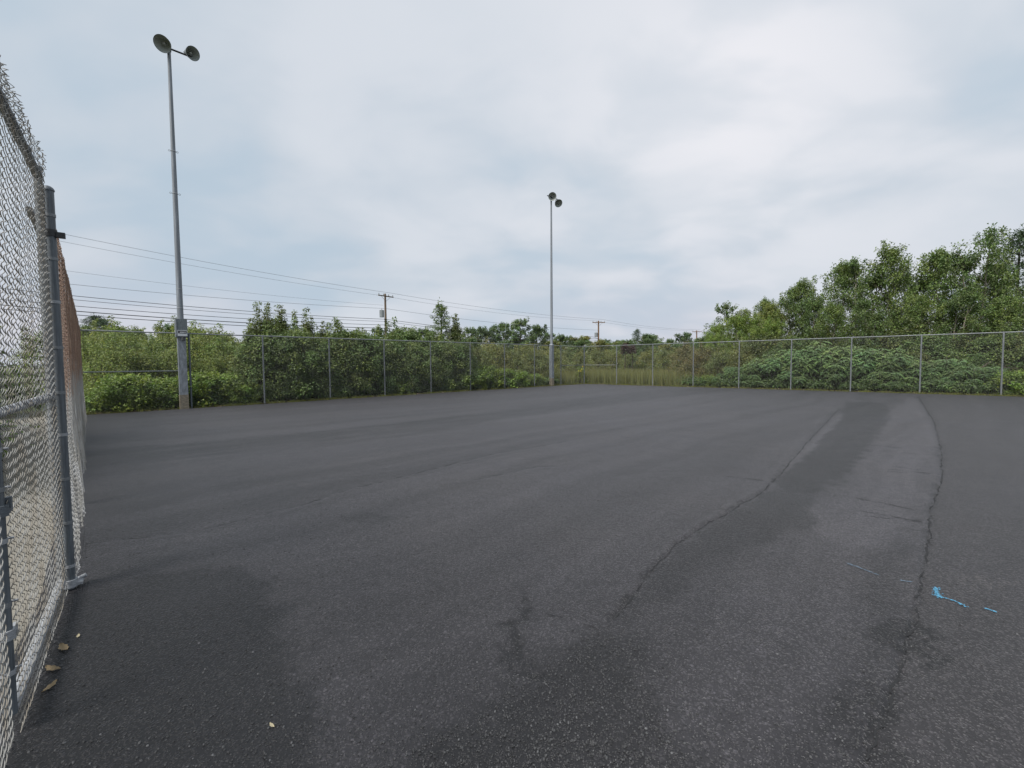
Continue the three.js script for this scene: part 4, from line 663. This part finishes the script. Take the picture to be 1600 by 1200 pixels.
{ // shrubs seen through the gate fabric
  const left = [[-10.4, -6.6, 2.9], [-12.0, -8.0, 3.3], [-8.9, -5.2, 2.7], [-14.2, -9.6, 3.2], [-10.4, -4.2, 3.1], [-13.5, -6.2, 3.6], [-16.8, -9.8, 3.7], [-19.5, -13.6, 3.4]];
  scatter(left, 'dense', 'dense_shrub', (i) => shrubMats(i % 2 ? LEAF.dense : LEAF.loose2), () => 'green shrub outside the rusty side fence, seen through the gate mesh', 'shrub', 'shrubs outside the side fence', () => 1.2);
}
// ---------------------------------------------------------------- ground cover
function field(name, label, category, geo, mat, pts, size, seed) {
  const R = rngOf(seed), m = new THREE.InstancedMesh(geo, mat, pts.length), o = new THREE.Object3D();
  pts.forEach(([x, z], k) => { const s = size(R, x, z); o.position.set(x, -0.05, z); o.scale.set(s * (0.8 + 0.5 * R()), s, s * (0.8 + 0.5 * R())); o.rotation.set((R() - 0.5) * 0.15, R() * 6.28, (R() - 0.5) * 0.15); o.updateMatrix(); m.setMatrixAt(k, o.matrix); });
  m.name = name; m.castShadow = m.receiveShadow = true; scene.add(m); tag(m, label, category, null, 'stuff'); return m;
}
function bladeTuft(seed, n, spread, h, w, dry) {
  const R = rngOf(seed), b = new Buf();
  for (let k = 0; k < n; k++) {
    const x = gauss(R) * spread, z = gauss(R) * spread, a = R() * 6.28, hh = h * (0.55 + 0.6 * R()), bend = hh * (0.1 + 0.3 * R()), ww = w * (0.7 + 0.6 * R()), c = R() < dry ? [1.5, 1.3, 1.1] : tone(R, 0.25, 0.15), dx = Math.cos(a), dz = Math.sin(a), ids = [];
    for (let i = 0; i <= 2; i++) { const t = i / 2, q = ww * (1 - t * 0.92) * 0.5, px = x + dx * bend * t * t, pz = z + dz * bend * t * t, y = hh * t * (1 - 0.1 * t); ids.push(b.v(px - dz * q, y, pz + dx * q, dx, 0.3, dz, c), b.v(px + dz * q, y, pz - dx * q, dx, 0.3, dz, c)); }
    for (let i = 0; i < 2; i++) { const p = ids[i * 2]; b.i.push(p, p + 1, p + 2, p + 2, p + 1, p + 3); }
  }
  return b.geo();
}
{
  const R = rngOf(301), strip = [], weeds = [], reeds = [];
  for (let k = 0; k < 2600; k++) { const back = R() < 0.55, s = R() * (back ? dBack[2] : dRight[2] * 1.5), o = back ? along(CORNER_NEAR, dBack, s, 0) : along(CORNER_FAR, dRight, s, 0), off = (R() - 0.62) * 0.5, d = back ? dBack : dRight; if (fbm2(s * 0.9, back ? 3 : 9, 2) < -0.28 && R() < 0.7) continue; strip.push([o[0] + d[1] * -off * -1 * -1, o[1] + d[0] * off]); }
  { const q = new THREE.PlaneGeometry(0.05, 0.035, 2, 1); q.attributes.position.setZ(1, 0.012); q.attributes.position.setZ(4, 0.01); q.rotateX(-Math.PI / 2); q.computeVertexNormals();
    const lit = []; for (let k = 0; k < 3400; k++) { const back = R() < 0.55, s = R() * (back ? dBack[2] : dRight[2] * 1.4), d = back ? dBack : dRight, o = along(back ? CORNER_NEAR : CORNER_FAR, d, s, -0.18 + 0.22 * Math.abs(gauss(R)) + 0.3 * Math.max(0, fbm2(s * 0.6, back ? 5 : 15, 2))); lit.push(o); }
    const m = new THREE.InstancedMesh(q, std({ roughness: 1, side: THREE.DoubleSide }), lit.length), ob = new THREE.Object3D(), c = new THREE.Color();
    lit.forEach(([x, z], k) => { ob.position.set(x, (edgeDist(COURT, x, z) > 0 ? asphaltAt(x, z).h : -0.03) + 0.012, z); ob.rotation.set((R() - 0.5) * 0.9, R() * 6.28, (R() - 0.5) * 0.9); ob.scale.setScalar(0.5 + R()); ob.updateMatrix(); m.setMatrixAt(k, ob.matrix); const t = 0.5 + 0.8 * R(); m.setColorAt(k, c.setRGB(0.17 * t, 0.125 * t, 0.075 * t)); });
    m.name = 'leaf_litter'; m.castShadow = m.receiveShadow = true; scene.add(m); tag(m, 'brown leaf litter along the edge of the asphalt', 'litter', null, 'stuff'); }
  field('grass_verge', 'thin yellow-green grass along the foot of the fences', 'grass', bladeTuft(1, 26, 0.09, 0.15, 0.012, 0.10), leafMat(0.15, 0.17, 0.045), strip, (q) => 0.5 + 0.8 * q(), 9);
  const wb = new Buf(), W2 = rngOf(3); for (let k = 0; k < 5; k++) clump(wb, W2, V(gauss(W2) * 0.25, 0.12 + 0.28 * W2(), gauss(W2) * 0.25), 0.2, 22, 0.12, { aspect: 0.5 });
  for (let k = 0; k < 2600; k++) { const back = R() < 0.5, s = R() * (back ? dBack[2] : dRight[2] * 1.6), d = back ? dBack : dRight, o = back ? CORNER_NEAR : CORNER_FAR, off = 0.45 + 7 * Math.pow(R(), 1.4), p = [o[0] + d[0] * s + d[1] * off, o[1] + d[1] * s - d[0] * off]; weeds.push(p); }
  for (let k = 0; k < 700; k++) { const t = R() * 18 - 1, off = 3.4 + 5 * R(); weeds.push([GATE_HINGE[0] + dSide[0] * t + dSide[1] * off, GATE_HINGE[1] + dSide[1] * t - dSide[0] * off]); }
  field('weed_cover', 'leafy green weeds covering the ground behind the fences', 'weeds', wb.geo(), leafMat(0.13, 0.20, 0.055), weeds.filter(([x, z]) => edgeDist(COURT, x, z) < -0.35 && !(x > 3.5 && x < 12.5 && z < -30.5)), (q) => 0.6 + 0.8 * q(), 10);
  for (let k = 0; k < 5200 && reeds.length < 1500; k++) { const x = 2 + 14 * R(), z = -32 - 14 * R(); const e = edgeDist(COURT, x, z); if (e > -0.5 || e < -9.5) continue; const s = (x - CORNER_FAR[0]) * dRight[0] + (z - CORNER_FAR[1]) * dRight[1]; if (s > 7.6 + R() * 1.5 || s < -7 - R()) continue; reeds.push([x, z]); }
  field('reed_bed', 'pale green reeds and tall grass behind the far corner of the court', 'reeds', bladeTuft(5, 30, 0.2, 1.25, 0.022, 0.2), leafMat(0.20, 0.21, 0.075), reeds, (q) => 0.6 + 0.45 * q(), 12);
}

renderer.render(scene, camera);
